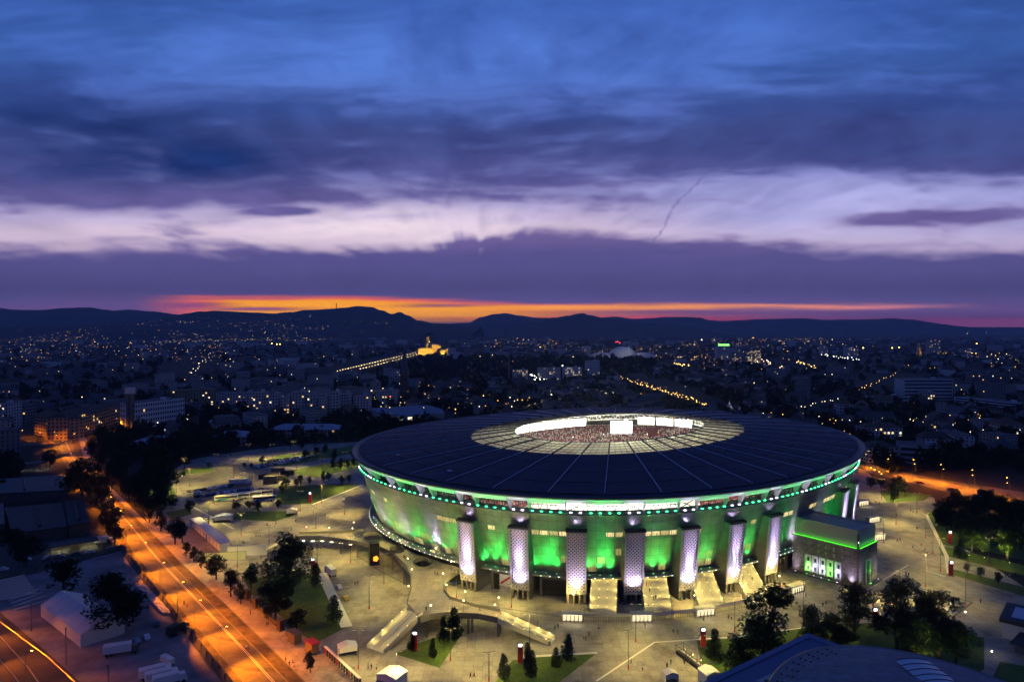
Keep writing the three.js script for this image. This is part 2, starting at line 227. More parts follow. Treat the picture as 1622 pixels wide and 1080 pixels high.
for (const [pts, mat, name, y] of [
  [[[626, 1036], [660, 1020], [733, 995], [736, 998], [696, 1058]], M.grass, 'lawn', .06],
  [[[775, 1092], [812, 1046], [840, 1041], [946, 1034], [872, 1092]], M.grass, 'lawn', .06],
  [[[386, 917], [424, 913], [509, 908], [549, 993], [502, 1018], [478, 1006], [452, 984], [424, 957], [398, 942]], M.grass, 'lawn', .06],
  [[[359, 822], [378, 810], [457, 810], [467, 815.8], [434, 826]], M.grass, 'lawn', .06],
  [[[434, 791], [448, 770], [546, 765.4], [572, 770], [496, 798], [448, 799]], M.grass, 'lawn', .06],
  [[[452, 747], [560, 726], [590, 735], [500, 756]], M.grass, 'lawn', .06],
  [[[411, 735], [440, 722], [560, 706], [580, 714], [448, 739]], M.grass, 'lawn', .06],
  [[[262, 812], [298, 804], [304, 814], [270, 823]], M.grass, 'lawn', .06],
  [[[275, 752.5], [290, 745], [328, 740], [342, 747]], M.grass, 'lawn', .06],
  [[[215, 790], [225, 752], [262, 740], [280, 790], [262, 806], [240, 812]], M.grass, 'lawn', .06],
  [[[1394, 780], [1400, 776], [1478, 784], [1464, 793], [1406, 795]], M.grass, 'lawn', .06],
  [[[1470, 815], [1500, 790], [1640, 800], [1640, 892], [1560, 872], [1488, 862]], M.grass, 'lawn', .06],
  [[[1488, 868], [1500, 866], [1640, 900], [1640, 916], [1492, 879]], M.grass, 'lawn', .07],
  [[[1502, 908], [1512, 902], [1640, 934], [1640, 950]], M.grass, 'lawn', .06],
  [[[1104, 1014.6], [1165, 1011], [1244, 999], [1300, 990], [1420, 985], [1560, 1010], [1560, 1060], [1500, 1100], [1118, 1100]], M.grass, 'lawn', .06],
  [[[1585, 1048], [1640, 1058], [1640, 1100], [1560, 1100]], M.grass, 'lawn', .06],
]) struct(name, flat(GG(pts), y), mat);
// asphalt of the car park and the roads beyond the stadium
struct('car_park', flat(GG([[268, 752], [300, 737], [400, 736], [448, 752], [432, 790], [440, 800], [345, 822], [300, 800]]), .03), std(rgb(.55, .54, .52), .9, { map: T.paving }));
struct('road', flat([...GG([[1372, 733], [1408, 743], [1480, 757.8], [1640, 782], [1640, 822], [1529, 786], [1437, 763], [1372, 748]])], .02), M.road);
struct('road', ribbon([V3(-420, 0, -610), V3(-330, 0, -690), V3(-200, 0, -790)], 14, .024), M.road);
struct('road', ribbon([V3(-420, 0, -615), V3(-620, 0, -600), V3(-900, 0, -590)], 14, .028), M.road);
// pale stone lines set in the plaza
for (const [pts, w] of [[[[944.7, 1079], [1037, 1017.5], [1169.6, 1008.8], [1320, 987.7]], .7], [[[1355, 945.5], [1438.6, 895.4], [1497.5, 913]], .5], [[[495, 799], [574, 768]], 1.6], [[[1468, 815], [1500, 880], [1504, 908]], 1.6], [[[840, 1040], [946, 1034]], 1.4], [[[509, 908], [549, 993]], 4], [[[300, 800], [370, 838]], 1.2]]) struct('paving_line', ribbon(GG(pts), w, .075), M.line);
for (const [pts, w] of [[[[1448, 928.6], [1541, 954], [1508.5, 979], [1414, 951.8], [1448, 928.6]], .8], [[[567, 881], [600, 903], [651, 929]], .5], [[[660, 944], [880, 975], [896, 976]], .45]]) struct('paving_line', ribbon(GG(pts), w, .014), M.concreteDark);
// yard of beaten earth at the lower left
struct('yard', flat(GG([[191, 872], [264, 966], [352, 1078], [420, 1180], [150, 1180], [-60, 1010], [-60, 926], [0, 922]]), .01), M.dirt);
struct('yard', flat(GG([[-60, 924], [0, 918], [191, 868], [176, 838], [100, 838], [-60, 850]]), .012), M.asphalt);

// ---------------------------------------------------------------- the stadium
const SC = V3(57.83, 0, -392.7), STH = .7535, SN = 2.212;
const polar = (A, B, ang) => { const a = Math.cos(ang * Math.PI / 180), b = Math.sin(ang * Math.PI / 180), r = 1 / Math.pow(Math.pow(Math.abs(a) / A, SN) + Math.pow(Math.abs(b) / B, SN), 1 / SN); return [r * (-Math.cos(STH) * a + Math.sin(STH) * b), r * (Math.sin(STH) * a + Math.cos(STH) * b)]; };
const ring = (k, ang, h, off = 0) => { const q = polar(148.3 * k, 124.3 * k, ang), L = Math.hypot(q[0], q[1]), f = 1 + off / L; return V3(q[0] * f, h, q[1] * f); };
const oval = (A, B, ang, h) => { const q = polar(A, B, ang); return V3(q[0], h, q[1]); };
const onRing = (k, ang, h, off = 0) => ring(k, ang, h, off).add(SC);
const half = [-26.2, -17, -7.3, 1.8, 10.6, 19.6, 28.6, 37.3, 46.5, 55.8, 65, 74.9, 85, 95.4, 105.7, 116.1, 126.2, 136, 145.2];
const seams = [...half, ...half.map((a) => a + 180)], NB = seams.length;
const seamAt = (i) => seams[((i % NB) + NB) % NB] + 360 * Math.floor(i / NB);
const pylonAt = (i) => (seamAt(i) + seamAt(i + 1)) / 2;             // pylon i stands between seams i and i + 1
const facing = (ang) => { const p = ring(1, ang, 0); return Math.atan2(p.x, p.z); };
const outN = (ang) => { const a = ring(1, ang - .3, 0), b = ring(1, ang + .3, 0), t = b.sub(a).normalize(); const n = V3(t.z, 0, -t.x); if (n.dot(ring(1, ang, 0)) < 0) n.negate(); return n; };
const SH = 'large oval stadium with navy roof and green and white lit facade';
const stadium = thing('stadium', SH, 'stadium', SC);
const GREEN = rgb(.025, 1, .12), LILAC = rgb(.72, .6, 1);
{
  const navy = std(rgb(.07, .115, .3), .8, { map: T.roofing }), navyB = std(rgb(.06, .102, .28), .8, { map: T.roofing }), seamM = std(rgb(.5, .5, .6), .6), lipM = std(rgb(.05, .062, .1), .5), deckM = std(rgb(.45, .45, .46), .8);
  const rimT = (ang) => ring(.978, ang, 42.2), inT = (ang) => oval(88.5, 64.5, ang, 46.2);
  const roof = part(stadium, 'roof', grid((u, v) => { const a = u * 360, p = rimT(a).lerp(inT(a), v); p.y -= .75; return p; }, 190, 8), deckM);
  // roof panels between the seams, four to each bay
  for (let i = 0; i < NB; i++) for (let r = 0; r < 4; r++) {
    const a0 = seamAt(i), a1 = seamAt(i + 1), t0 = r / 4 + .004, t1 = (r + 1) / 4 - .004;
    part(roof, 'roof_panel', grid((u, v) => { const a = lerp(a0, a1, u), p = rimT(a).lerp(inT(a), lerp(t0, t1, v)); return { x: p.x, y: p.y + .45 * Math.sin(Math.PI * u), z: p.z, u: p.x, v: p.z }; }, 5, 2), (i + r) % 2 ? navy : navyB);
  }
  for (let i = 0; i < NB; i++) { const a = seamAt(i); part(roof, 'seam_ridge', bar(rimT(a).lerp(inT(a), .03).setY(42.55), inT(a).setY(46.55), .3, .55), seamM); }
  for (const [px, py] of [[630, 721], [712, 746], [1250, 700], [1120, 748], [905, 758]]) { const q = G(px, py, 43.5).sub(SC), hb = part(roof, 'roof_hatch', new RoundedBoxGeometry(2.6, .5, 1.6, 2, .08), seamM); hb.position.set(q.x, 43.6, q.z); hb.rotation.y = facing(Math.atan2(q.z, q.x)); }
  // rolled outer lip with gutter
  const prof = [[-3.3, 42.1], [-2.8, 41.3], [-1.6, 41.4], [-.8, 42.3], [-.1, 42.5], [.35, 42], [.35, 41.3], [0, 40.8], [-1, 40.6], [-3.6, 40.5]];
  part(stadium, 'roof_lip', grid((u, v) => { const f = v * (prof.length - 1), q = prof[Math.round(f)]; return ring(1, u * 360, q[1], q[0]); }, 228, prof.length - 1), lipM);
  // glazed inner ring
  const glaz = new THREE.MeshPhysicalMaterial({ color: rgb(.72, .72, .5), roughness: .85, transmission: .62, thickness: 0 }), mull = std(rgb(.03, .03, .035), .6), truss = std(rgb(.6, .6, .58), .5);
  const inA = (a) => oval(88.3, 64.3, a, 46.1), inB = (a) => oval(63.5, 43.5, a, 48);
  const glassRing = part(stadium, 'glazed_ring', (() => { const g = []; for (let i = 0; i < NB; i++) { const a = seamAt(i); g.push(bar(inA(a).setY(46.4), inB(a).setY(48.3), .7, .6)); for (let k = 0; k < 3; k++) { const b0 = lerp(a, seamAt(i + 1), k / 3), b1 = lerp(a, seamAt(i + 1), (k + 1) / 3); for (const t of [0, .2, .4, .6, .8, 1]) g.push(bar(inA(b0).lerp(inB(b0), t).add(V3(0, .12, 0)), inA(b1).lerp(inB(b1), t).add(V3(0, .12, 0)), t === 0 || t === 1 ? .5 : .16, .25)); } for (const s of [.25, .5, .75]) { const b = lerp(a, seamAt(i + 1), s); g.push(bar(inA(b).setY(46.2), inB(b).setY(48.12), .12, .2)); } } return merge(g); })(), mull);
  for (let i = 0; i < NB; i++) for (let r = 0; r < 2; r++) { const a0 = seamAt(i), a1 = seamAt(i + 1); part(glassRing, 'glass_pane', grid((u, v) => { const a = lerp(a0, a1, u); return inA(a).lerp(inB(a), lerp(r * .5, r * .5 + .5, v)); }, 3, 1), glaz); }
  // lattice ring truss hung under the inner edge
  { const g = [], n = 114; for (let i = 0; i < n; i++) { const a = i / n * 360, b = (i + 1) / n * 360, p = inB(a), q = inB(b), lo = oval(66, 46, (a + b) / 2, 44.6), lo2 = oval(66, 46, (a + b) / 2 + 360 / n, 44.6); g.push(bar(p, q, .3), bar(p, lo, .18), bar(q, lo, .18), bar(lo, lo2, .3)); } part(stadium, 'ring_truss', merge(g), truss).userData.kind = 'stuff'; }
  // fascia, fins, truss and lamp rail under the lip
  const fasciaM = std(rgb(.7, .7, .7), .6), finM = std(rgb(.6, .6, .6), .6), railM = std(rgb(.1, .1, .11), .6), ledG = glow(.06, 1, .35, 5), ledW = glow(.75, .7, 1, 6), trussD = std(rgb(.05, .05, .045), .7);
  const ledGeo = new RoundedBoxGeometry(1.0, .42, .5, 2, .15);
  const vis = (a) => a > -48 && a < 136;
  for (let i = 0; i < NB; i++) {
    const pa = pylonAt(i), pb = pylonAt(i + 1), w = 4.0 / ring(1, pa, 0).length() * 57.3, w2 = 4.0 / ring(1, pb, 0).length() * 57.3;
    const fas = part(stadium, 'fascia_panel', grid((u, v) => ring(lerp(.981, .993, Math.pow(v, .6)), lerp(pa + w, pb - w2, u), lerp(38.6, 40.7, v)), 5, 4), fasciaM);
    const fas2 = part(stadium, 'fascia_panel', grid((u, v) => ring(lerp(.972, .992, Math.pow(v, .6)), lerp(pa - w, pa + w, u), lerp(38.7, 40.7, v)), 3, 4), fasciaM);
    for (const s of [-1, 1]) { const a = pa + s * w; part(stadium, 'fin', grid((u, v) => ring(lerp(lerp(.966, .952, u), lerp(.994, .955, u), v), a, lerp(34.6, 40.6, v)), 2, 3), finM); }
    if (!vis(pa)) continue;
    const g = []; for (let k = 0; k < 4; k++) { const b0 = lerp(pa + w, pb - w2, k / 4), b1 = lerp(pa + w, pb - w2, (k + 1) / 4), bm = (b0 + b1) / 2; g.push(bar(ring(.955, b0, 34.8), ring(.95, bm, 39.5), .22), bar(ring(.955, b1, 34.8), ring(.95, bm, 39.5), .22)); }
    for (const s of [-1, 1]) g.push(bar(ring(.958, pa - w * s, 35), ring(.955, pa + w * s, 38.6), .25));
    g.push(bar(ring(.955, pa + w, 37), ring(.955, pb - w2, 37), .2)); part(stadium, 'eaves_truss', merge(g), trussD);
    // lamps on the rail: four green ones in the bay and two white ones at the pylon
    for (let k = 0; k < 4; k++) { const a = lerp(pa + w, pb - w2, (k + .5) / 4), m = part(stadium, 'led_lamp', ledGeo, ledG); m.position.copy(ring(.979, a, 35.35)); m.rotation.y = facing(a); }
    for (const s of [-1, 1]) { const a = pa + s * w * .45, m = part(stadium, 'led_lamp', ledGeo, ledW); m.position.copy(ring(.979, a, 35.35)); m.rotation.y = facing(a); }
    { const a = (pa + pb) / 2 + (w - w2) / 2, c0 = onRing(.99, a, 35.6), L = ring(.99, pa + w, 0).distanceTo(ring(.99, pb - w2, 0)); area(c0, onRing(.978, a, 41), L, .5, GREEN, 17).name = 'green_rail_light'; }
    { const c0 = onRing(.988, pa, 35.6); area(c0, onRing(.978, pa, 41), 6.6, .5, LILAC, 22).name = 'white_rail_light'; }
  }
  part(stadium, 'lamp_rail', grid((u, v) => { const pr = [[0, 35.1], [.9, 35.1], [.9, 34.3], [-.6, 34.1]][Math.round(v * 3)]; return ring(.974, u * 360, pr[1], pr[0]); }, 228, 3), railM);
  // facade of glass and metal panels leaning outwards: glass_panel pieces in the bays that face the plaza, the other bays joined
  const kF = (h) => lerp(.915, .972, Math.pow((h - 9.5) / 25.5, .9)), rows = 7, cols = 6, hs = Array.from({ length: rows + 1 }, (_, r) => lerp(9.6, 34.9, r / rows));
  const panM = [.5, .46, .54].map((v) => std(rgb(v, v * 1.0, v * .94), .42, { metalness: .15, map: T.metal })), litM = glow(1, .78, .38, .95), litD = glow(.95, .7, .3, .6), litE = glow(.85, .7, .25, .4), frameM = std(rgb(.07, .07, .065), .6);
  const facade = part(stadium, 'facade', grid((u, v) => { const h = lerp(9.4, 34.9, v); return ring(kF(Math.max(h, 9.5)) - .0028, u * 360, h); }, 228, 10), frameM);
  const rr = rng(5), rest = [];
  const pane = (a0, a1, h0, h1, off) => grid((u, v) => { const h = lerp(h0, h1, v), a = lerp(a0, a1, u), p = ring(kF(h), a, h, off); p.u = a * 2.2; p.v = h; return p; }, 1, 2);
  let single = 0; const runs = Array.from({ length: NB }, (_, i) => { const a = Math.floor(rr() * 3), n = 1 + Math.floor(rr() * 4), on = rr() < .85; return Array.from({ length: cols }, (_, c) => on && c > a && c <= a + n); });
  for (let i = 0; i < NB; i++) {
    const pa = pylonAt(i), pb = pylonAt(i + 1), own = pa > 5 && pa < 64;
    for (let c = 0; c < cols; c++) for (let r = 0; r < rows; r++) {
      const ga = .035, a0 = lerp(pa, pb, (c + .012) / cols), a1 = lerp(pa, pb, (c + .988) / cols), h0 = hs[r] + .05, h1 = hs[r + 1] - .05;
      const inner = c > 0 && c < cols - 1;
      const lit = vis(pa) && ((r === 4 && inner && runs[i % 38][c] ) || (r === 2 && inner && c % 2 === i % 2 && rr() < .3) || (r === 1 && inner && rr() < .34) || (r === 0 && inner && rr() < .4));
      if (lit) { // a lit room behind clear glass: shorter than the panel, with the panel's metal above and below
        const m = part(facade, 'lit_window', pane(lerp(a0, a1, .04), lerp(a0, a1, .96), lerp(h0, h1, r === 4 ? .3 : .12), lerp(h0, h1, r === 4 ? .82 : .9), -.12), r === 4 ? (rr() < .6 ? litM : litD) : (rr() < .4 ? litD : litE));
        rest.push(pane(a0, a1, h0, lerp(h0, h1, r === 4 ? .28 : .1), 0), pane(a0, a1, lerp(h0, h1, r === 4 ? .84 : .92), h1, 0));
        { const H0 = lerp(h0, h1, r === 4 ? .3 : .12), H1 = lerp(h0, h1, r === 4 ? .82 : .9), nb = 3 + Math.floor(rr() * 3), fw = .028; const g = []; for (let k = 0; k < nb; k++) { const f = (k + .2 + .6 * rr()) / nb, top = rr() < .4 ? H1 : lerp(H0, H1, .25 + .5 * rr()); g.push(pane(lerp(a0, a1, f - fw * (.4 + rr() * 1.4)), lerp(a0, a1, f + fw), H0, top, -.05)); } part(m, 'window_mullion', merge(g), frameM).userData.kind = 'stuff'; }
        if (false) rest.push(pane(lerp(a0, a1, .3), lerp(a0, a1, .36), lerp(h0, h1, .3), lerp(h0, h1, .8), -.08), pane(lerp(a0, a1, .62), lerp(a0, a1, .66), lerp(h0, h1, .3), lerp(h0, h1, .8), -.08));
      } else if (own && single < 300) { single++; part(facade, 'glass_panel', pane(a0, a1, h0, h1, (rr() - .5) * .05), panM[Math.floor(rr() * 3)]); }
      else rest.push(pane(a0, a1, h0, h1, 0));
    }
  }
  const rs = part(facade, 'panel_field', merge(rest), panM[0]); rs.userData.kind = 'stuff';
  // gallery at the foot of the facade, with its row of small lamps
  const galM = std(rgb(.3, .3, .28), .8), led2 = glow(.75, .95, .8, 2.2);
  const gal = part(stadium, 'gallery', grid((u, v) => { const q = [[.895, 8.3], [.942, 8.3], [.942, 9.1], [.936, 9.15], [.936, 8.95], [.905, 8.95], [.905, 9.5]][Math.round(v * 6)]; return ring(q[0], u * 360, q[1]); }, 228, 6), galM);
  part(gal, 'handrail', merge((() => { const g = []; for (let a = -45; a < 135; a += 1.2) { g.push(bar(ring(.941, a, 10.1), ring(.941, a + 1.2, 10.1), .08), bar(ring(.941, a, 9.1), ring(.941, a, 10.1), .06)); } return g; })()), M.steel).userData.kind = 'stuff';
  const dot = new THREE.BoxGeometry(.55, .3, .2);
  for (let a = -44; a < 130; a += 1.45) { if ([...Array(NB).keys()].some((i) => { const p = pylonAt(i); return p > 12 && p < 72 && Math.abs(a - p) < 1.9; })) continue; const m = part(gal, 'led_lamp', dot, led2); m.position.copy(ring(.9425, a, 8.75)); m.rotation.y = facing(a); }
  // wall under the gallery, set back
  part(stadium, 'base_wall', grid((u, v) => ring(.885, u * 360, v * 8.6, 0), 228, 2), M.concreteDark);
  // uplights on the facade
  const lampBox = new RoundedBoxGeometry(.4, .25, .3, 2, .06), capG = glow(.3, 1, .4, 2), capW = glow(.8, .7, 1, 2);
  for (let i = 0; i < NB; i++) {
    const pa = pylonAt(i), pb = pylonAt(i + 1); if (pa < -32 || pa > 112) continue;
    for (let k = 0; k < 4; k++) { const a = lerp(pa, pb, .2 + .2 * k), p = ring(.927, a, 9.3); const m = part(gal, 'green_uplight', lampBox, capG); m.position.copy(p); m.rotation.y = facing(a); spot(onRing(.9265, a, 9.6), onRing(.945, a, 22), GREEN, 1150, .55, 1, 10); }
    { const a = (pa + pb) / 2; spot(onRing(.94, a, 9.9), onRing(.956, a, 27), GREEN, 3000, .4, 1, 12); }
    const lattice = (pa > 12 && pa < 72) || (pa > 97 && pa < 115);
    if (!lattice) for (const s of [-1, 1]) { const a = pa + s * .45, p = ring(.931, a, 9.35); const m = part(gal, 'white_uplight', lampBox, capW); m.position.copy(p); m.rotation.y = facing(a); spot(onRing(.9285, a, 9.65), onRing(.946, a, 22), LILAC, 3600, .36, 1, 10); }
  }
  // pylons with lattice fronts
  const latM = std(rgb(.62, .6, .62), .6), backM = std(rgb(.09, .045, .075), .8), redM = std(rgb(.42, .03, .04), .7), capM = M.dark, frM = std(rgb(.4, .39, .4), .7);
  const PW = 7.6, latGeo = (() => { const g = [], w = PW - 1.5, h0 = 4.6, h1 = 27.6, st = .98, H2 = h1 - h0; for (const s of [-1, 1]) for (let c = -H2; c < w + H2; c += st * Math.SQRT2) { // strips at 45 degrees clipped to the frame
      const x0 = Math.max(0, c), x1 = Math.min(w, c + H2); if (x1 - x0 < .3) continue; const y0 = x0 - c, y1 = x1 - c; const A = s > 0 ? V3(x0 - w / 2, h0 + y0, 0) : V3(w / 2 - x0, h0 + y0, 0), B = s > 0 ? V3(x1 - w / 2, h0 + y1, 0) : V3(w / 2 - x1, h0 + y1, 0); g.push(bar(A, B, .44, .14)); }
    return merge(g); })();
  for (let i = 0; i < NB; i++) {
    const pa = pylonAt(i); if (!((pa > 12 && pa < 72) || (pa > 97 && pa < 115))) continue;
    const b = ring(.962, pa, 0), n = outN(pa), turn = Math.atan2(n.x, n.z), lean = Math.atan2(3.0, 28.4);
    const py = new THREE.Group(); py.name = 'pylon'; py.position.copy(b); py.rotation.y = turn; stadium.add(py);
    const fr = []; fr.push(bx(.75, 24.8, .7, -PW / 2 + .37, 16.2, 0), bx(.75, 24.8, .7, PW / 2 - .37, 16.2, 0), bx(PW, .8, .7, 0, 4.2, 0), bx(PW, .6, .7, 0, 28, 0)); const frame = merge(fr); frame.rotateX(lean);
    part(py, 'pylon_frame', frame, frM);
    part(py, 'lattice', latGeo.clone().rotateX(lean), latM).userData.kind = 'stuff';
    part(py, 'back_panel', bx(PW - 1.5, 19.4, .1, 0, 14.2, -.9).rotateX(lean), backM);
    part(py, 'red_panel', bx(PW - 1.5, 3.2, .1, 0, 25.6, -.9).rotateX(lean), redM);
    part(py, 'cap', bx(PW + .5, .7, 2.4, 0, 28.7, -.5).rotateX(lean), capM);
    // side walls back to the facade
    for (const s of [-1, 1]) { const x = s * PW / 2 - s * .05; part(py, 'side_wall', grid((u, v) => { const h = v * 28.4, zf = h * Math.tan(lean) - .25, zb = (h < 9.5 ? (.885 - .962) : (kF(h) - .962)) * 135 - .6; return { x, y: h, z: lerp(zf, Math.min(zb, zf - .2), u), u: 0, v: h }; }, 1, 8), M.concrete); }
    for (const x of [-3.2, -1, 1.1, 3.2]) part(py, 'column', bx(x * x > 5 ? 1 : .5, 4.2, .8, x, 2.0, 0), M.concrete);
    // floodlights at its foot and on its cap
    const up = (x, y, z) => V3(x, y, z).applyAxisAngle(V3(0, 1, 0), turn).add(b).add(SC);
    const fl = part(py, 'floodlight', new RoundedBoxGeometry(.9, .5, .6, 2, .1), M.pole); fl.position.set(0, 4.3, 2.5);
    part(py, 'bracket', bar(V3(0, 4.2, .3), V3(0, 4.2, 2.4), .15), M.pole);
    spot(up(0, 4.75, 2.9), up(0, 16, 1.2), LILAC, 900, .85, .9, 12);
    if (pa > 45 || pa < 30) spot(up(0, 4.75, 3.4), up(0, 19, 1.6), LILAC, 8000, .2, 1, 12);
    spot(up(0, 29.8, 1.6), up(0, 36, -2.2), LILAC, 40, 1.1, 1, 8);
    if (pa > 97) spot(up(0, 5, 4), up(0, 22, 2.2), LILAC, 7000, .3, .9, 12);
  }
  // seating bowl: two tiers, crowd, pitch, light banks and the video screen
  const seatM = std(rgb(.17, .05, .06), .8), seatD = std(rgb(.12, .018, .022), .85), bowlW = std(rgb(.5, .5, .48), .8);
  const tier = (A0, B0, h0, A1, B1, h1, n) => grid((u, v) => { const f = v * n, k = Math.floor((f + .0001) / 1), t = Math.min(1, (k + (f - k)) / n), step = Math.ceil(f / 2) * 2 / n; return oval(lerp(A0, A1, t), lerp(B0, B1, t), u * 360, lerp(h0, h1, Math.min(1, step))); }, 152, n);
  const bowl = part(stadium, 'lower_tier', tier(60, 42, 1.2, 98, 76, 15, 24), seatD);
  part(stadium, 'upper_tier', tier(94, 72, 17, 129, 106, 31.5, 32), seatM);
  part(stadium, 'box_level', grid((u, v) => oval(98, 76, u * 360, lerp(14.5, 17.5, v)), 152, 1), bowlW);
  part(stadium, 'rear_wall', grid((u, v) => oval(129.2, 106.2, u * 360, lerp(22, 32, v)), 152, 1), bowlW);
  part(stadium, 'pitch', grid((u, v) => oval(61 * (v + .001), 43 * (v + .001), u * 360, .9), 64, 2), std(rgb(.55, .56, .5), .9));
  const cr = rng(31), people = new THREE.InstancedMesh(new THREE.CapsuleGeometry(.26, .5, 2, 5), std(rgb(1, 1, 1), .9), 22000); people.name = 'crowd'; people.userData.kind = 'stuff';
  const mm = new THREE.Matrix4(), cc = new THREE.Color(); let np = 0;
  for (let i = 0; i < 22000; i++) { const up2 = cr() < .75, a = 150 + cr() * 210, t = cr(), p = up2 ? oval(lerp(94, 128, t), lerp(72, 105, t), a, lerp(17, 31, t) + .7) : oval(lerp(60, 97, t), lerp(42, 75, t), a, lerp(1.2, 15, t) + .7); if (fbm(a / 6, t * 3 + (up2 ? 9 : 0), 2) > .78) continue; mm.makeTranslation(p.x, p.y, p.z); people.setMatrixAt(np, mm); const q = cr(); if (q < .35) cc.setRGB(.6, .58, .56); else if (q < .55) cc.setRGB(.35, .04, .04); else if (q < .7) cc.setRGB(.05, .06, .12); else if (q < .8) cc.setRGB(.3, .22, .16); else cc.setRGB(.06, .05, .05); people.setColorAt(np, cc); np++; }
  people.count = np; shadowed(people); stadium.add(people);
  const bankM = glow(1, .97, .9, 4.5);
  for (const [a0, a1] of [[233, 246], [247, 260], [261, 274], [275, 289], [181, 189], [190, 197.5], [198.5, 206]]) {
    const b = part(stadium, 'floodlight_bank', grid((u, v) => oval(86, 63, lerp(a0, a1, u), lerp(38.5, 43.2, v)), 8, 1), bankM);
  }
  const hang = (px, py, z) => V3((px - 811) / FOC * -z, EYE_H - (py - 519) / FOC * -z, z).sub(SC);
  { const c = hang(985, 677, -466), scr = part(stadium, 'video_screen', bx(14.6, 8.6, .3), glow(1, .96, .94, 3)); scr.position.copy(c); const fr = part(scr, 'screen_frame', bx(15.4, 9.4, .3, 0, 0, -.25), M.dark); part(scr, 'hanger', merge([bar(V3(-6, 4.5, -.3), V3(-6, 10, -.3), .2), bar(V3(6, 4.5, -.3), V3(6, 10, -.3), .2)]), M.dark); area(c.clone().add(SC).add(V3(0, 0, .5)), SC.clone().add(V3(0, 20, 0)), 14, 8, rgb(1, .96, .94), 4); }
  const bulb = new THREE.SphereGeometry(.2, 8, 6), bulbM = glow(1, .95, .8, 12);
  for (let i = 0; i < 12; i++) { const a = i * 30 + 15, p = oval(58, 40, a, 36), q = oval(64, 44, a, 44); const rig = part(stadium, 'hanging_lamp', bulb, bulbM, p); part(rig, 'cable', bar(V3(0, .2, 0), q.clone().sub(p), .05), M.dark); point(p.clone().add(SC), rgb(1, .95, .72), 2300, 9); }
  for (let i = 0; i < 12; i++) { const a = i * 30, p = oval(68, 48, a, 43.8); const fl = part(stadium, 'pitch_floodlight', new RoundedBoxGeometry(2.2, .8, .8, 2, .1), M.dark, p, facing(a)); part(fl, 'lens', bx(2, .6, .06, 0, -.1, -.44), glow(1, .97, .9, 6)); const o = p.clone().multiplyScalar(.97).setY(43.4); spot(o.add(SC), SC.clone().add(oval(18, 12, a + 180, 1)), rgb(1, .96, .88), 5200, .75, .6, 20); }
}
// ---------------------------------------------------------------- stairs between the pylons, up to the gallery
const WARM = rgb(1, .74, .19), SODIUM = rgb(1, .25, .002);
const stepM = std(rgb(.55, .53, .46), .8), wallM = std(rgb(.45, .43, .38), .85);
function flight(bot, top, w, name, label, lamps, y0 = 0, thin = false) {     // a straight flight from bot up to top
  const g = thing(name, label, 'stairs', bot.clone().setY(y0), 'flights of stairs'), d = top.clone().sub(bot), run = Math.hypot(d.x, d.z), rise = top.y - y0, n = Math.round(rise / .165), turn = Math.atan2(d.x, d.z); g.rotation.y = turn;
  const st = []; for (let i = 0; i < n; i++) { const hh = thin ? Math.min(.7, (i + 1) * rise / n) : (i + 1) * rise / n; st.push(bx(w, hh, run / n, 0, (i + 1) * rise / n - hh / 2, (i + .5) * run / n)); }
  part(g, 'steps', merge(st), stepM).userData.kind = 'stuff';
  for (const s of [-1, 1]) {
    const x = s * (w / 2 + .18), cheek = part(g, 'cheek_wall', (() => { const sh = new THREE.Shape((thin ? [[0, 0], [1.2, 0], [run + .3, rise - .8], [run + .3, rise + 1.05], [0, 1.05]] : [[0, 0], [run + .3, 0], [run + .3, rise + 1.05], [run, rise + 1.05], [0, 1.05]]).map(([a, b]) => new THREE.Vector2(a, b))); const q = new THREE.ExtrudeGeometry(sh, { depth: .3, bevelEnabled: false }); q.rotateY(-Math.PI / 2); q.translate(.15, 0, 0); return q; })(), wallM); cheek.position.x = x;
    part(cheek, 'handrail', bar(V3(0, 1.2, 0), V3(0, rise + 1.2, run), .08), M.steel);
  }
  for (const f of [.36, .68]) part(g, 'middle_rail', bar(V3(w * (f - .5), .95, .2), V3(w * (f - .5), rise + .95, run), .06), M.steel);
  for (let k = 0; k < lamps; k++) for (const s of [-1, 1]) { const f = (k + .5) / lamps, p = V3(s * (w / 2 - .1), rise * f + 1.0, run * f), l = part(g, 'handrail_lamp', new THREE.BoxGeometry(.14, .14, .4), glow(1, .8, .38, 6)); l.position.copy(p); const wp = p.clone().add(V3(-s * .35, .1, 0)).applyAxisAngle(V3(0, 1, 0), turn).add(g.position); point(wp, WARM, 12, 8); }
  if (!thin) for (let k = 0; k < lamps; k++) for (const fx of [.36, .68]) { const f = (k + .5) / lamps, p = V3(w * (fx - .5), rise * f + .9, run * f), l = part(g, 'rail_lamp', new THREE.BoxGeometry(.12, .12, .3), glow(1, .8, .38, 5)); l.position.copy(p); point(p.clone().add(V3(0, .16, 0)).applyAxisAngle(V3(0, 1, 0), turn).add(g.position), WARM, 8, 8); }
  return g;
}
{
  const names = ['between the second and third lattice pylons from the stone tower', 'between the third and fourth lattice pylons from the stone tower', 'between the fourth and fifth lattice pylons from the stone tower', 'beside the lattice pylon next to the stone tower'];
  const spots = [[37.2, 0], [45.6, 1], [54.6, 2], [64.0, 3]];
  const lab = ['wide glowing stairs aligned straight towards the five ticket booths', 'glowing stairs with people climbing, second from the dark gate', 'glowing stairs, third from the dark roller gate', 'glowing stairs closest to the stone tower'];
  for (const [a, k] of spots) { const top = onRing(.925, a, 7.6), bot = onRing(1.02, a - (a - 37) * .02, 0); flight(bot, top, 9.6, 'glowing_stairs', lab[k], 4); }
}
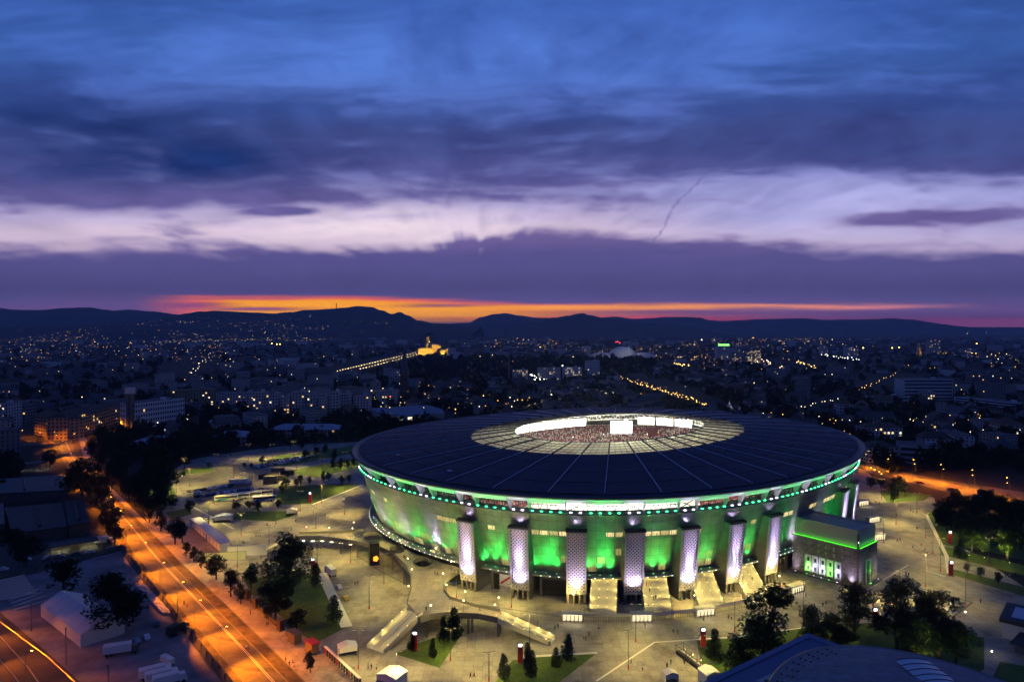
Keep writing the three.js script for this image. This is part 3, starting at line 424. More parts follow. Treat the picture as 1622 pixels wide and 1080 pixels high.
// ---------------------------------------------------------------- dark gate, lit entrance and wall piers under the gallery
{
  const gate = (a0, a1, label, lit) => {
    const p0 = onRing(.925, a0, 0), p1 = onRing(.925, a1, 0), c = p0.clone().lerp(p1, .5), L = p0.distanceTo(p1), t = Math.atan2(-(p1.z - p0.z), p1.x - p0.x);
    const g = thing(lit ? 'entrance_hall' : 'roller_gate', label, lit ? 'entrance' : 'gate', c, null, t);
    part(g, 'lintel', bx(L, 1.6, 1, 0, 7.5, 0), M.concrete);
    for (const s of [-1, 1]) part(g, 'pier', bx(.9, 6.7, 1.2, s * (L / 2 - .45), 3.35, 0), M.concrete);
    if (lit) { part(g, 'back_wall', bx(L - 2, 6.4, .2, 0, 3.3, -4.4), M.white); part(g, 'red_stripe', bar(V3(-L / 2 + 2, 1, -4.2), V3(L / 2 - 2, 5.4, -4.2), .8, .1), M.red); part(g, 'ceiling', bx(L - 1.8, .3, 4.4, 0, 6.6, -2.2), M.white); for (const x of [-3, 3]) { part(g, 'ceiling_lamp', bx(2.2, .12, .5, x, 6.38, -1.8), glow(1, .86, .62, 6)); const q = V3(x, 6.2, -1.8).applyAxisAngle(V3(0, 1, 0), t).add(c); area(q, q.clone().setY(0).add(V3(.01, 0, 0)), 2.2, .5, rgb(1, .86, .62), 22); } part(g, 'dark_jamb', bx(2.2, 6.4, .3, -L / 2 + 2, 3.2, -.6), M.dark); }
    else for (let k = 0; k < 24; k++) part(g, 'slat', bx(L - 2, .2, .12, 0, .25 + k * .27, -.4), M.dark);
    return g;
  };
  gate(18.0, 22.2, 'lit stadium entrance with red diagonal stripe behind dark jamb', true);
  gate(26.6, 31.4, 'dark slatted roller gate under the green lit facade', false);
  gate(78.2, 83.2, 'dark slatted gate hidden partly by the stone tower', false);
}
// ---------------------------------------------------------------- elevated footbridge
const DECK = 6;
{
  const outer = GG([[462, 853], [504.6, 852], [551, 858], [575, 862], [597, 867], [621.7, 878], [641, 897], [650, 914], [651, 934], [645, 954], [666, 982], [683, 976.5], [708, 974], [757, 976], [788, 982.5], [792, 969], [752, 961], [713, 949], [703, 937], [702, 927], [708, 917], [726, 906]], DECK);
  const back = [16, 12, 8, 4, 0, -4, -8, -12, -16, -20, -24].map((a) => onRing(.93, a, DECK)); const endP = GG([[575, 841], [535, 844], [474, 846]], DECK);
  const holes = [[590, 852, 17, 7], [628.6, 871.7, 11, 4.6], [670, 893, 15, 8]].map(([x, y, rx, ry]) => Array.from({ length: 20 }, (_, i) => { const t = -i / 20 * 2 * Math.PI; return G(x + rx * Math.cos(t), y + ry * Math.sin(t), DECK); }));
  const base = G(640, 940); base.y = 0;
  const off = (l) => l.map((p) => p.clone().sub(base));
  const bridge = thing('footbridge', 'curved elevated footbridge with oval openings leading to the stadium gallery', 'footbridge', base);
  part(bridge, 'deck', slab(off([...outer, ...back, ...endP]), DECK - .9, DECK, holes.map(off)), std(rgb(1, .97, .88), .85, { map: T.paving }));
  // parapets along the free edges and round the openings
  const wallOf = (pts, nm, hgt = 1.1, th = .22) => part(bridge, nm, merge(pts.slice(1).map((p, i) => { const a = pts[i].clone().setY(DECK + hgt / 2 - .5), b = p.clone().setY(DECK + hgt / 2 - .5), L = a.distanceTo(b), m = a.clone().add(b).multiplyScalar(.5); return put(new THREE.BoxGeometry(L + .1, hgt + .9, th), m.x, m.y, m.z, Math.atan2(-(b.z - a.z), b.x - a.x)); })), M.concrete);
  const o = off(outer); wallOf(o.slice(0, 10), 'parapet'); wallOf(o.slice(10, 15), 'parapet'); wallOf(o.slice(15), 'parapet'); wallOf([...off(endP)], 'parapet');
  for (const h of holes) { const q = off(h); wallOf([...q, q[0]], 'opening_curb', .9, .3); }
  for (const [x, y] of [[478, 868], [508, 869], [540, 877], [566, 883], [590, 892], [622, 902], [640, 925], [676, 1009], [742, 1003], [748, 1001], [789, 1008], [792, 1003], [690, 940], [668, 900]]) { const p = G(x, y).sub(base); part(bridge, 'column', cyl(.42, .42, DECK - .9, p.x, (DECK - .9) / 2, p.z, 10), M.concrete); }
  for (const [x, y] of [[480, 856.5], [495, 857], [510, 857], [525, 858.5], [540, 860], [555, 862.5]]) { const p = G(x, y, DECK - 1).sub(base); part(bridge, 'soffit_lamp', bx(1.4, .14, .4, p.x, p.y + .0, p.z), glow(1, .85, .5, 7)); const wp = p.clone().add(base); wp.y -= .25; spot(wp, wp.clone().setY(0), WARM, 60, 1.2, .8, 8); }
  flight(G(594, 1030), G(655, 970, DECK - .1), 7.2, 'bridge_stairs', 'glowing bridge stairs descending towards the small white tent', 4, 0, true);
  flight(G(876, 1016), G(791, 977, DECK - .1), 5.2, 'bridge_stairs', 'long glowing bridge stairs descending towards the ticket booths', 5, 0, true);
  flight(G(411, 877), G(467, 850, DECK - .1), 6, 'bridge_stairs', 'bridge stairs behind the big dark round tree', 0, 0, true);
}
// ---------------------------------------------------------------- ring fence with ticket booths
{
  const line = GG([[880, 984], [908, 985], [960, 986], [1017, 985], [1060, 982], [1118, 975], [1160, 967], [1203, 957.5], [1240, 947], [1275, 936]]), wallTop = std(rgb(.55, .53, .48), .8), bars = M.pole;
  const c0 = line[0].clone(), fence = thing('ring_fence', 'low ring fence of dark bars under pale coping around the stairs', 'fence', c0);
  for (let i = 0; i < line.length - 1; i++) { const a = line[i].clone().sub(c0), b = line[i + 1].clone().sub(c0), L = a.distanceTo(b), n = Math.max(2, Math.round(L / .9)), g = []; for (let k = 0; k <= n; k++) { const p = a.clone().lerp(b, k / n); g.push(bx(.09, 2.5, .09, p.x, 1.25, p.z)); } g.push(bar(a.clone().setY(.5), b.clone().setY(.5), .07), bar(a.clone().setY(1.9), b.clone().setY(1.9), .07)); part(fence, 'bar_panel', merge(g), bars).userData.kind = 'stuff'; part(fence, 'coping', bar(a.clone().setY(2.65), b.clone().setY(2.65), 1.0, .3), wallTop); }
  // terrace paving behind the fence
  const labs = ['lit ticket booth at the end of the fence by the bridge stairs', 'lit ticket booth straight below the widest glowing stairs', 'lit ticket booth below the third pylon from the stone tower', 'lit ticket booth second along the fence from the stone tower', 'lit ticket booth on the near side of the stone tower', 'lit ticket booth farthest behind the stone tower', 'lit ticket booth behind the stone tower, middle of three', 'lit ticket booth right behind the stone tower corner'];
  [[907, 986.5], [1017, 987], [1118, 977.5], [1203.6, 959.5], [1264.5, 940], [1369, 802], [1386, 829], [1394, 857]].forEach(([x, y], k) => {
    const i = Math.min(line.length - 2, [0, 2, 4, 6, 8, 8, 8, 8][k]), d = line[i + 1].clone().sub(line[i]), t = k > 4 ? .35 : Math.atan2(-d.z, d.x), p = G(x, y), g = thing('ticket_booth', labs[k], 'booth', p, 'ticket booths along the ring fence', t);
    part(g, 'roof', new RoundedBoxGeometry(7.8, .35, 3.4, 2, .1).translate(0, 3.3, -.9), wallTop); part(g, 'back_wall', bx(7.4, 3.1, .2, 0, 1.55, -2.3), M.white); for (const s of [-1, 1]) part(g, 'side_wall', bx(.2, 3.1, 2.4, s * 3.6, 1.55, -1.1), wallTop);
    for (let q = 0; q < 5; q++) { const x0 = -2.8 + q * 1.4; part(g, 'counter_window', bx(1.1, 2.0, .08, x0, 1.75, .1), glow(1, .84, .5, 1.1)); part(g, 'turnstile', merge([bx(.1, 2.0, .2, x0 + .7, 1.1, .3), bx(.5, .12, .12, x0 + .4, 1.0, .5)]), M.dark); }
    part(g, 'strip_lamp', bx(6.8, .1, .2, 0, 3.08, .45), glow(1, .86, .55, 7)); const n = V3(Math.sin(t), 0, Math.cos(t)); area(p.clone().add(V3(0, 2.95, 0)).addScaledVector(n, .7), p.clone().addScaledVector(n, 3), 6.8, .25, rgb(1, .84, .5), 24);
  });
}
// ---------------------------------------------------------------- the stone tower
{
  const A = V3(121.9, 0, -294.4), B = V3(139.7, 0, -272.9), Cc = V3(153.4, 0, -283.5), ex = B.clone().sub(A).normalize(), t = Math.atan2(-ex.z, ex.x), W = 27.9, D = 17.3;
  const tw = thing('stone_tower', 'massive grey stone tower block with glowing green band around its top', 'building', A, null, t);   // local x runs along the front, z towards the plaza
  // masonry shell with real openings on the front, built from a shape
  const wall = (w, h, holes, dpt) => { const s = new THREE.Shape([[0, 0], [w, 0], [w, h], [0, h]].map(([a, b]) => new THREE.Vector2(a, b))); for (const [x, y, ww, hh] of holes) s.holes.push(new THREE.Path([[x - ww / 2, y], [x - ww / 2, y + hh], [x + ww / 2, y + hh], [x + ww / 2, y]].map(([a, b]) => new THREE.Vector2(a, b)))); return new THREE.ExtrudeGeometry(s, { depth: dpt, bevelEnabled: false }); };
  const cols = [.19, .30, .415, .53, .645, .765].map((f) => f * W), hs = []; for (const x of cols) { hs.push([x, 12.6, 1.1, 1.5], [x, 9.9, 1.1, 1.5]); }
  const tall = [.245, .355, .47, .585, .705].map((f) => f * W);
  part(tw, 'front_wall', wall(W, 15.5, [...hs, ...tall.map((x) => [x, 1.3, 1.9, 6.8])], .6).translate(0, 0, -.6), M.stone);
  const sideHoles = [[8.65, .4, 3.2, 9]];
  const sw = part(tw, 'side_wall', wall(D, 15.5, sideHoles, .6).rotateY(Math.PI / 2).translate(W - .6, 0, 0), M.stone);
  part(tw, 'side_wall', bx(.6, 15.5, D - .8, .3, 7.75, -D / 2 - .3), M.stone); part(tw, 'rear_wall', bx(W - 1.4, 15.5, .6, W / 2, 7.75, -D + .3), M.stone);
  part(tw, 'inner_shell', bx(W - 1.6, 15.2, D - 1.6, W / 2, 7.6, -D / 2), M.dark);
  for (const [x, y, ww, hh] of hs) { const wdw = part(tw, 'window', bx(1.0, 1.4, .06, x, y + .75, -.42), M.glassDark); part(wdw, 'frame', merge([bx(.09, 1.5, .1, x, y + .75, -.36), bx(1.1, .09, .1, x, y + .95, -.36), bx(.09, 1.5, .1, x - .5, y + .75, -.36), bx(.09, 1.5, .1, x + .5, y + .75, -.36)]), M.white); part(wdw, 'sill', bx(1.4, .16, .3, x, y - .1, .1), M.concrete); }
  tall.forEach((x, i) => {
    const bay = part(tw, 'window_bay', bx(1.8, 6.7, .1, x, 4.65, -.5), std(rgb(.6, .6, .58), .8)); part(bay, 'surround', merge([bx(.35, 7.2, .3, x - 1.1, 4.7, .1), bx(.35, 7.2, .3, x + 1.1, 4.7, .1), bx(2.55, .35, .34, x, 8.3, .1)]), std(rgb(.62, .61, .58), .8));
    for (const y of [2.7, 6.4]) part(bay, 'window_pane', bx(.95, 1.7, .06, x, y, -.4), M.glassDark);
    const g = i === 0 || i === 3, col = g ? rgb(.12, 1, .05) : LILAC, lamp = part(tw, 'uplight', new RoundedBoxGeometry(.6, .3, .3, 2, .08).translate(x, .35, .85), g ? glow(.15, 1, .1, 3) : glow(.8, .7, 1, 3));
    const wp = (a, b, c) => V3(a, b, c).applyAxisAngle(V3(0, 1, 0), t).add(A); spot(wp(x, .6, 1.1), wp(x, 5, -.5), col, g ? 700 : 480, .62, .7, 6);
  });
  const wp = (a, b, c) => V3(a, b, c).applyAxisAngle(V3(0, 1, 0), t).add(A);
  for (const x of [.07 * W, .9 * W]) { part(tw, 'uplight', bx(.5, .3, .3, x, .3, 1.1), glow(.8, .7, 1, 3)); spot(wp(x, .55, 1.3), wp(x, 6, 0), LILAC, 520, .6, .8, 6); }
  for (const z of [-1.2, -D + 1.2]) { part(tw, 'uplight', bx(.3, .3, .5, W + 1.1, .3, z), glow(.8, .7, 1, 3)); spot(wp(W + 1.3, .5, z), wp(W, 7, z), LILAC, 620, .45, .8, 6); }
  // arched door on the side facing the square
  part(tw, 'portal', merge([bx(.5, 9.2, .6, W + .1, 5, -D / 2 - 1.9), bx(.5, 9.2, .6, W + .1, 5, -D / 2 + 1.9), bx(.5, .6, 4.4, W + .1, 9.7, -D / 2)]), std(rgb(.6, .6, .56), .8));
  part(tw, 'door', bx(.12, 5.4, 2.4, W - .45, 2.9, -D / 2), M.glassDark); part(tw, 'niche', new THREE.CylinderGeometry(1.3, 1.3, .25, 20).rotateZ(Math.PI / 2).translate(W - .35, 7.4, -D / 2), M.concrete);
  part(tw, 'uplight', bx(.3, .3, 1.2, W + 1.1, .3, -D / 2), glow(.15, 1, .1, 3)); spot(wp(W + 1.4, .6, -D / 2), wp(W - .3, 6, -D / 2), rgb(.12, 1, .05), 800, .5, .7, 6);
  // smooth upper block, set back over the green band
  const up = std(rgb(.36, .36, .36), .85);
  const ub = part(tw, 'upper_block', bx(W - 1.2, 6.3, D - 1.2, W / 2, 19.25, -D / 2), up);
  part(tw, 'roof_slab', bx(W - 1.9, .2, D - 1.9, W / 2, 22.25, -D / 2), std(rgb(.06, .065, .075), .8));
  part(ub, 'parapet', merge([bx(W - 1.2, .9, .3, W / 2, 22.7, -.75), bx(W - 1.2, .9, .3, W / 2, 22.7, -D + .75), bx(.3, .9, D - 1.9, .75, 22.7, -D / 2), bx(.3, .9, D - 1.9, W - .75, 22.7, -D / 2)]), up);
  part(tw, 'cornice', merge([bx(W + .5, .5, .8, W / 2, 15.7, .15), bx(.8, .5, D - .2, W + .1, 15.7, -D / 2)]), M.stone);
  const gm = glow(.1, 1, .03, 2.2); part(tw, 'green_light_strip', bx(W - 1.6, .16, .2, W / 2, 16.04, .2), gm); part(tw, 'green_light_strip', bx(.2, .16, D - 1.6, W + .2, 16.04, -D / 2), gm);
  area(wp(W / 2, 16.15, -.2), wp(W / 2, 17.4, -.75), W - 1.6, .2, rgb(.1, 1, .03), 6); area(wp(W - .2, 16.15, -D / 2), wp(W - .75, 17.4, -D / 2), D - 1.6, .2, rgb(.1, 1, .03), 6);
  const tx = part(tw, 'corner_slot', bx(.5, 5.6, .5, W - .45, 18.9, -.45), M.dark); part(tx, 'slot_lamp', bx(.2, .5, .2, W - .15, 18.4, -.1), glow(1, .9, .8, 4));
  part(tw, 'plinth', merge([bx(W + 3, .3, 2.2, W / 2, .15, 1.0), bx(2.6, .3, D, W + 1.3, .15, -D / 2)]), M.concrete);
}
// ---------------------------------------------------------------- plaza lamps
const lampHead = glow(1, .8, .4, 2.5);
const mastGeo = merge([cyl(.13, .07, 12, 0, 6, 0, 8)]), footGeo = cyl(.24, .2, 1.3, 0, .65, 0, 8), armGeo = bar(V3(-1.5, 11.9, 0), V3(1.5, 11.9, 0), .09), headGeo = new RoundedBoxGeometry(.95, .16, .34, 2, .06), lensGeo = new THREE.BoxGeometry(.75, .05, .26);
let plazaPower = 640;
function plazaLamp(x, y, topY, turn = 0, k = 1, col = WARM) {
  const p = G(x, y), h = (y - topY) / FOC * Math.hypot(p.x, p.z, EYE_H) * .985, s = h / 12, g = thing('lamp_mast', '', 'lamp', p, 'slim lamp masts on the plaza', turn); later(g, 'slim plaza lamp mast with red foot', 'mast');
  part(g, 'mast', mastGeo, M.pole).scale.y = s; part(g, 'foot', footGeo, M.red);
  const arm = part(g, 'arm', armGeo, M.pole); arm.position.y = h - 12;
  for (const d of [-1, 1]) { const hd = part(g, 'lamp_head', headGeo, M.pole); hd.position.set(d * 1.4, h - .05, 0); const ln = part(hd, 'lens', lensGeo, lampHead); ln.position.y = -.1; }
  if (k > 0) spot(V3(p.x, h - .4, p.z), V3(p.x, 0, p.z), col, plazaPower * k, 1.28, .55, 20);
  return g;
}
for (const [x, y, t, turn, k] of [[584.7, 964.8, 915.5, .2], [608, 924.6, 878.5, .3], [567.4, 1059.8, 1003, .1], [627.8, 1079.5, 1036, .3], [713.4, 1046, 998, 0], [774.5, 1079, 1036, .2], [810.3, 962.3, 926, .4], [722.8, 947.5, 905, .2], [839, 1037.5, 976, 0], [1007.2, 1017, 960.7, 0], [995.5, 1060, 1003, .4], [1164, 1000.6, 950, 0], [1273, 988, 926.8, 0], [1236.4, 930, 888, 0], [1177, 946.7, 905, 0], [1099.8, 963, 918.6, 0], [1109.9, 1063.8, 1012, 0], [1466.7, 929.8, 885, .2], [1425.3, 957.5, 911, 0], [1383.7, 960, 915, 0], [1490.3, 905.8, 861, 0], [1478.3, 877, 838, 0], [1467, 851.6, 818, 0], [1453, 813, 785, 0], [1433.7, 789, 762, 0], [1397, 789, 762, 0], [1567, 897, 860, 0, .5], [381.6, 848.6, 815, 0], [375.7, 899, 858, 0], [326.5, 899, 852, 0], [436.6, 829.9, 792.4, 0], [475.3, 810, 779, 0], [555, 890.8, 851, 0], [502.2, 899, 858, 0], [426, 868.5, 835, 0], [509.3, 797, 768, 0], [545.6, 777, 753, 0], [278.5, 780.7, 755, 0], [291, 752.5, 728, 0], [341.8, 745.5, 721, 0], [430.8, 728, 705, 0], [393, 728, 705, 0, .6], [464.8, 722, 700, 0], [546, 738, 716, 0], [400, 758, 734, 0, 0], [410, 794, 768, 0], [340, 800, 772, 0, 1.3], [300, 770, 744, 0, 1.5], [370, 757, 732, 0, 1.5], [440, 765, 740, 0, 1.4], [500, 838, 806, 0, 1.2], [545, 815, 786, 0, 1.3], [510, 750, 727, 0, 1.4], [470, 745, 722, 0, 1.4], [330, 830, 798, 0, 1], [1420, 830, 800, 0, 1.2], [1400, 860, 826, 0, 1], [1530, 960, 915, 0, .5]]) plazaLamp(x, y, t, turn, (k ?? 1) * (y < 800 ? 1.5 : y < 850 ? 1.15 : 1));
// lamps with a round head on the bridge and the terraces
const globeG = new THREE.SphereGeometry(.24, 12, 8), globeM = glow(1, .82, .45, 14), postGeo = cyl(.07, .05, 4.4, 0, 2.2, 0, 6);
function globeLamp(x, y, h = 0, pw = 190) { const p = G(x, y, h), g = thing('globe_lamp', '', 'lamp', p, 'short lamps with a round glowing head'); later(g, 'short lamp post with round glowing head', 'globe'); part(g, 'post', postGeo, M.pole); part(g, 'globe', globeG, globeM).position.y = 4.6; point(V3(p.x, h + 4.6, p.z), WARM, pw, 14); }
for (const [x, y, h] of [[485, 850, DECK], [521, 851, DECK], [558, 852, DECK], [595, 846, DECK], [615.5, 860, DECK], [633, 872, DECK], [645.6, 902, DECK], [652, 920, DECK], [647, 948, DECK], [682, 980, DECK], [734.3, 972, DECK], [736.8, 957, DECK], [784, 979, DECK], [790, 967, DECK], [701.8, 927, DECK], [714.9, 907, DECK], [690, 885, DECK], [560, 842, DECK], [707, 945, 0], [1019, 952, 0], [908, 960, 0], [1177, 948, 0], [1235, 930, 0], [1100, 962, 0]]) globeLamp(x, y, h);
// sodium lamps along the avenue and the road on the right
function sodiumLamp(p, turn, h = 12.6, I = 9000) {
  const g = thing('street_lamp', '', 'street lamp', p, 'orange street lamps', turn); later(g, 'tall street lamp glowing orange', 'sodium');
  part(g, 'mast', cyl(.14, .08, h, 0, h / 2, 0, 8), M.pole); part(g, 'arm', bar(V3(0, h - .1, 0), V3(0, h + .5, 2.2), .09), M.pole); const hd = part(g, 'lamp_head', new RoundedBoxGeometry(.36, .22, .9, 2, .08).translate(0, h + .52, 2.5), M.pole); part(hd, 'lens', bx(.28, .08, .6, 0, h + .38, 2.5), glow(1, .42, .05, 40));
  const w = V3(0, h + .2, 2.5).applyAxisAngle(V3(0, 1, 0), turn).add(p); const aim = V3(0, 0, 14).applyAxisAngle(V3(0, 1, 0), turn).add(p).setY(0); spot(w, aim, SODIUM, I, .8, .7, 16);
}
for (const s of [.115, .18, .245, .31, .375, .44, .5, .56, .62, .68, .74, .8, .86, .92]) { const p = mid(s, .06), q = mid(s, .9), t = Math.atan2(q.x - p.x, q.z - p.z); sodiumLamp(p.setY(.05), t); }
{ const rc = GG([[1366, 739], [1437, 755], [1529, 773], [1640, 801]]); for (let i = 0; i < 13; i++) { const f = i / 12, c = lineAt(rc, f), d = lineAt(rc, Math.min(1, f + .02)).sub(lineAt(rc, Math.max(0, f - .02))).setY(0).normalize(), n = V3(-d.z, 0, d.x).multiplyScalar(i % 2 ? 1 : -1), p = c.clone().addScaledVector(n, 9.5); sodiumLamp(p, Math.atan2(-n.x, -n.z), 11, 6000); } }
for (const [x, y] of [[58, 704], [84, 708], [112, 706], [132, 694], [156, 686], [180, 679], [10, 696], [30, 700]]) sodiumLamp(G(x, y), 2.6, 10, 4500);
for (const [x, y] of [[-30, 1010], [-18, 1050], [40, 1090], [-70, 980]]) sodiumLamp(G(x, y), 1.3, 11, 1500);
// ---------------------------------------------------------------- red totems, black pillar
const totemBody = new RoundedBoxGeometry(1.7, 5.2, .7, 2, .1).translate(0, 2.6, 0), totemTop = new RoundedBoxGeometry(1.7, 1.1, .72, 2, .1).translate(0, 5.75, 0), totemLamp = new THREE.BoxGeometry(1.1, .8, .1);
for (const [x, y, w] of [[657, 1030, 'standing in the triangular lawn by the bridge'], [824, 1050, 'at the corner of the lawn with dark conifers'], [1114, 1024, 'beside the food stand on the lawn corner'], [1386.5, 990.7, 'between the big dark trees and the fountain'], [1507, 911.8, 'in the narrow lawn strip by the square'], [1505, 861, 'under the dark park trees beyond the square'], [491, 796, 'on the lawn beside the coaches'], [495.5, 906.7, 'beside the big dark round tree']]) {
  const g = thing('red_totem', 'red sign totem with glowing head ' + w, 'totem', G(x, y, .06), 'red sign totems'); part(g, 'body', totemBody, M.red); part(g, 'head', totemTop, M.dark); for (const s of [-1, 1]) { const l = part(g, 'lit_sign', totemLamp, glow(.95, .92, 1, 5)); l.position.set(0, 5.75, s * .37); } part(g, 'base', bx(2.6, .16, 1.5, 0, .08, 0), M.concrete);
}
{ const g = thing('display_pillar', 'black square display pillar with glowing orange emblem below the bridge', 'pillar', G(592, 893), null, .35); part(g, 'shaft', new RoundedBoxGeometry(4.2, 9.6, 4.2, 2, .08).translate(0, 4.9, 0), M.black); part(g, 'plinth', bx(4.8, .2, 4.8, 0, .1, 0), M.concrete); for (const [yy] of [[2.9]]) { const e = part(g, 'emblem_light', (() => { const s = new THREE.Shape(); for (let i = 0; i <= 24; i++) { const t = i / 24 * 2 * Math.PI, r = 1.15 * (1 + .12 * Math.cos(5 * t)); s.lineTo(r * Math.cos(t), r * Math.sin(t)); } return new THREE.ShapeGeometry(s); })(), glow(1, .3, .02, 2.5)); e.position.set(.5, yy, 2.13); } for (const s of [-1, 1]) part(g, 'edge_trim', bx(.12, 9.6, .12, s * 2.1, 4.9, 2.1), M.steel); }
// ---------------------------------------------------------------- trees
function leafCloud(clumps, per, size, seed, flat_ = .8) { // leaf-sized faces scattered through a set of clumps [x,y,z,r]
  const r = rng(seed), p = [], nr = [], uv = [];
  for (const [cx, cy, cz, R] of clumps) {
    const n = Math.max(6, Math.round(per * R * R));
    for (let i = 0; i < n; i++) {
      const a = r() * 6.283, b = Math.acos(2 * r() - 1), q = R * (.55 + .5 * Math.pow(r(), .6)) * (r() < .12 ? 1.18 : 1), dx = Math.sin(b) * Math.cos(a), dy = Math.cos(b), dz = Math.sin(b) * Math.sin(a), x = cx + dx * q, y = cy + dy * q * flat_, z = cz + dz * q;
      const s = size * (.6 + .8 * r()), ax = r() * 6.283, t1 = V3(Math.cos(ax), (r() - .5) * 1.4, Math.sin(ax)).normalize(), n1 = V3(dx + (r() - .5) * 1.6, dy + .5 + (r() - .5), dz + (r() - .5) * 1.6).normalize(), t2 = n1.clone().cross(t1).normalize(), t3 = n1.clone().cross(t2).normalize();
      const P = (u, v) => [x + t3.x * u * s + t2.x * v * s * .62, y + t3.y * u * s + t2.y * v * s * .62, z + t3.z * u * s + t2.z * v * s * .62];
      const q0 = P(-1, 0), q1 = P(0, -1), q2 = P(1, 0), q3 = P(0, 1); p.push(...q0, ...q1, ...q2, ...q0, ...q2, ...q3); for (let k = 0; k < 6; k++) { nr.push(n1.x, n1.y, n1.z); uv.push(0, 0); }
    }
  }
  const g = new THREE.BufferGeometry(); g.setAttribute('position', new THREE.Float32BufferAttribute(p, 3)); g.setAttribute('normal', new THREE.Float32BufferAttribute(nr, 3)); g.setAttribute('uv', new THREE.Float32BufferAttribute(uv, 2)); return g;
}
const leafM = [[.07, .12, .03], [.05, .092, .028], [.085, .135, .03], [.1, .11, .028]].map(([a, b, c]) => new THREE.MeshPhysicalMaterial({ color: rgb(a, b, c), roughness: .75, transmission: .25, thickness: 0, side: THREE.DoubleSide }));
function broad(seed, fine) { // unit tree: crown radius 1, height about 2.6
  const r = rng(seed), cl = [], limbs = [rod(V3(0, 0, 0), V3(.03, .95, .02), .07, .05, 7)];
  for (let i = 0; i < 24; i++) { const a = r() * 6.283, q = .2 + .62 * r(), y = .62 + r() * 1.6, k = 1 - Math.abs(y - 1.35) * .45, x = Math.cos(a) * q * k, z = Math.sin(a) * q * k; cl.push([x, y, z, .21 + .24 * r() * r() + .06 * r()]); if (i < 13) limbs.push(rod(V3(.02, .75 + .3 * r(), .01), V3(x * .9, y - .05, z * .9), .035, .012, 5)); }
  cl.push([.05, 1.5, 0, .42], [-.08, 2.05, .05, .3]);
  return { crown: leafCloud(cl, fine * 1.5, .07 * Math.sqrt(420 / fine), seed + 9), trunk: merge(limbs) };
}
function conifer(seed, fine) { const r = rng(seed), cl = []; for (let i = 0; i < 26; i++) { const y = .3 + i / 26 * 2.15, R = (.62 * (1 - (y - .3) / 2.4) + .06) * (.7 + .55 * r()), a = r() * 6.283; cl.push([Math.cos(a) * R * .6, y, Math.sin(a) * R * .6, .16 + R * .38], [Math.cos(a + 2.5) * R * .55, y, Math.sin(a + 2.5) * R * .55, .14 + R * .3]); } return { crown: leafCloud(cl, fine, .07 * Math.sqrt(300 / fine), seed + 3, .7), trunk: rod(V3(0, 0, 0), V3(0, 2.3, 0), .06, .01, 6) }; }
const KIND = { b: [broad(11, 330), broad(22, 330), broad(33, 330), broad(77, 330), broad(88, 330)], B: [broad(44, 1000), broad(55, 1000), broad(66, 1000)], c: [conifer(61, 330), conifer(62, 330), conifer(63, 260), conifer(64, 300)] };
let treeN = 0;
function tree(x, y, rpx, kind, mat, words, stretch = 1, group = 'trees') {
  const p = G(x, y, .04), d = Math.hypot(p.x, p.z, EYE_H), R = rpx * d / FOC, set = KIND[kind], v = set[treeN % set.length], sc = kind === 'c' ? R / .62 : kind === 'B' ? R * 1.2 : R * 1.08;
  const g = thing(kind === 'c' ? 'conifer' : 'broadleaf_tree', '', 'tree', p, group, (treeN * 2.399) % 6.283); later(g, words, 'tree');
  const t = part(g, 'trunk', v.trunk, M.bark), c = part(g, 'crown', v.crown, leafM[mat]); t.scale.set(sc, sc * stretch, sc); c.scale.set(sc, sc * stretch, sc); treeN++; return g;
}
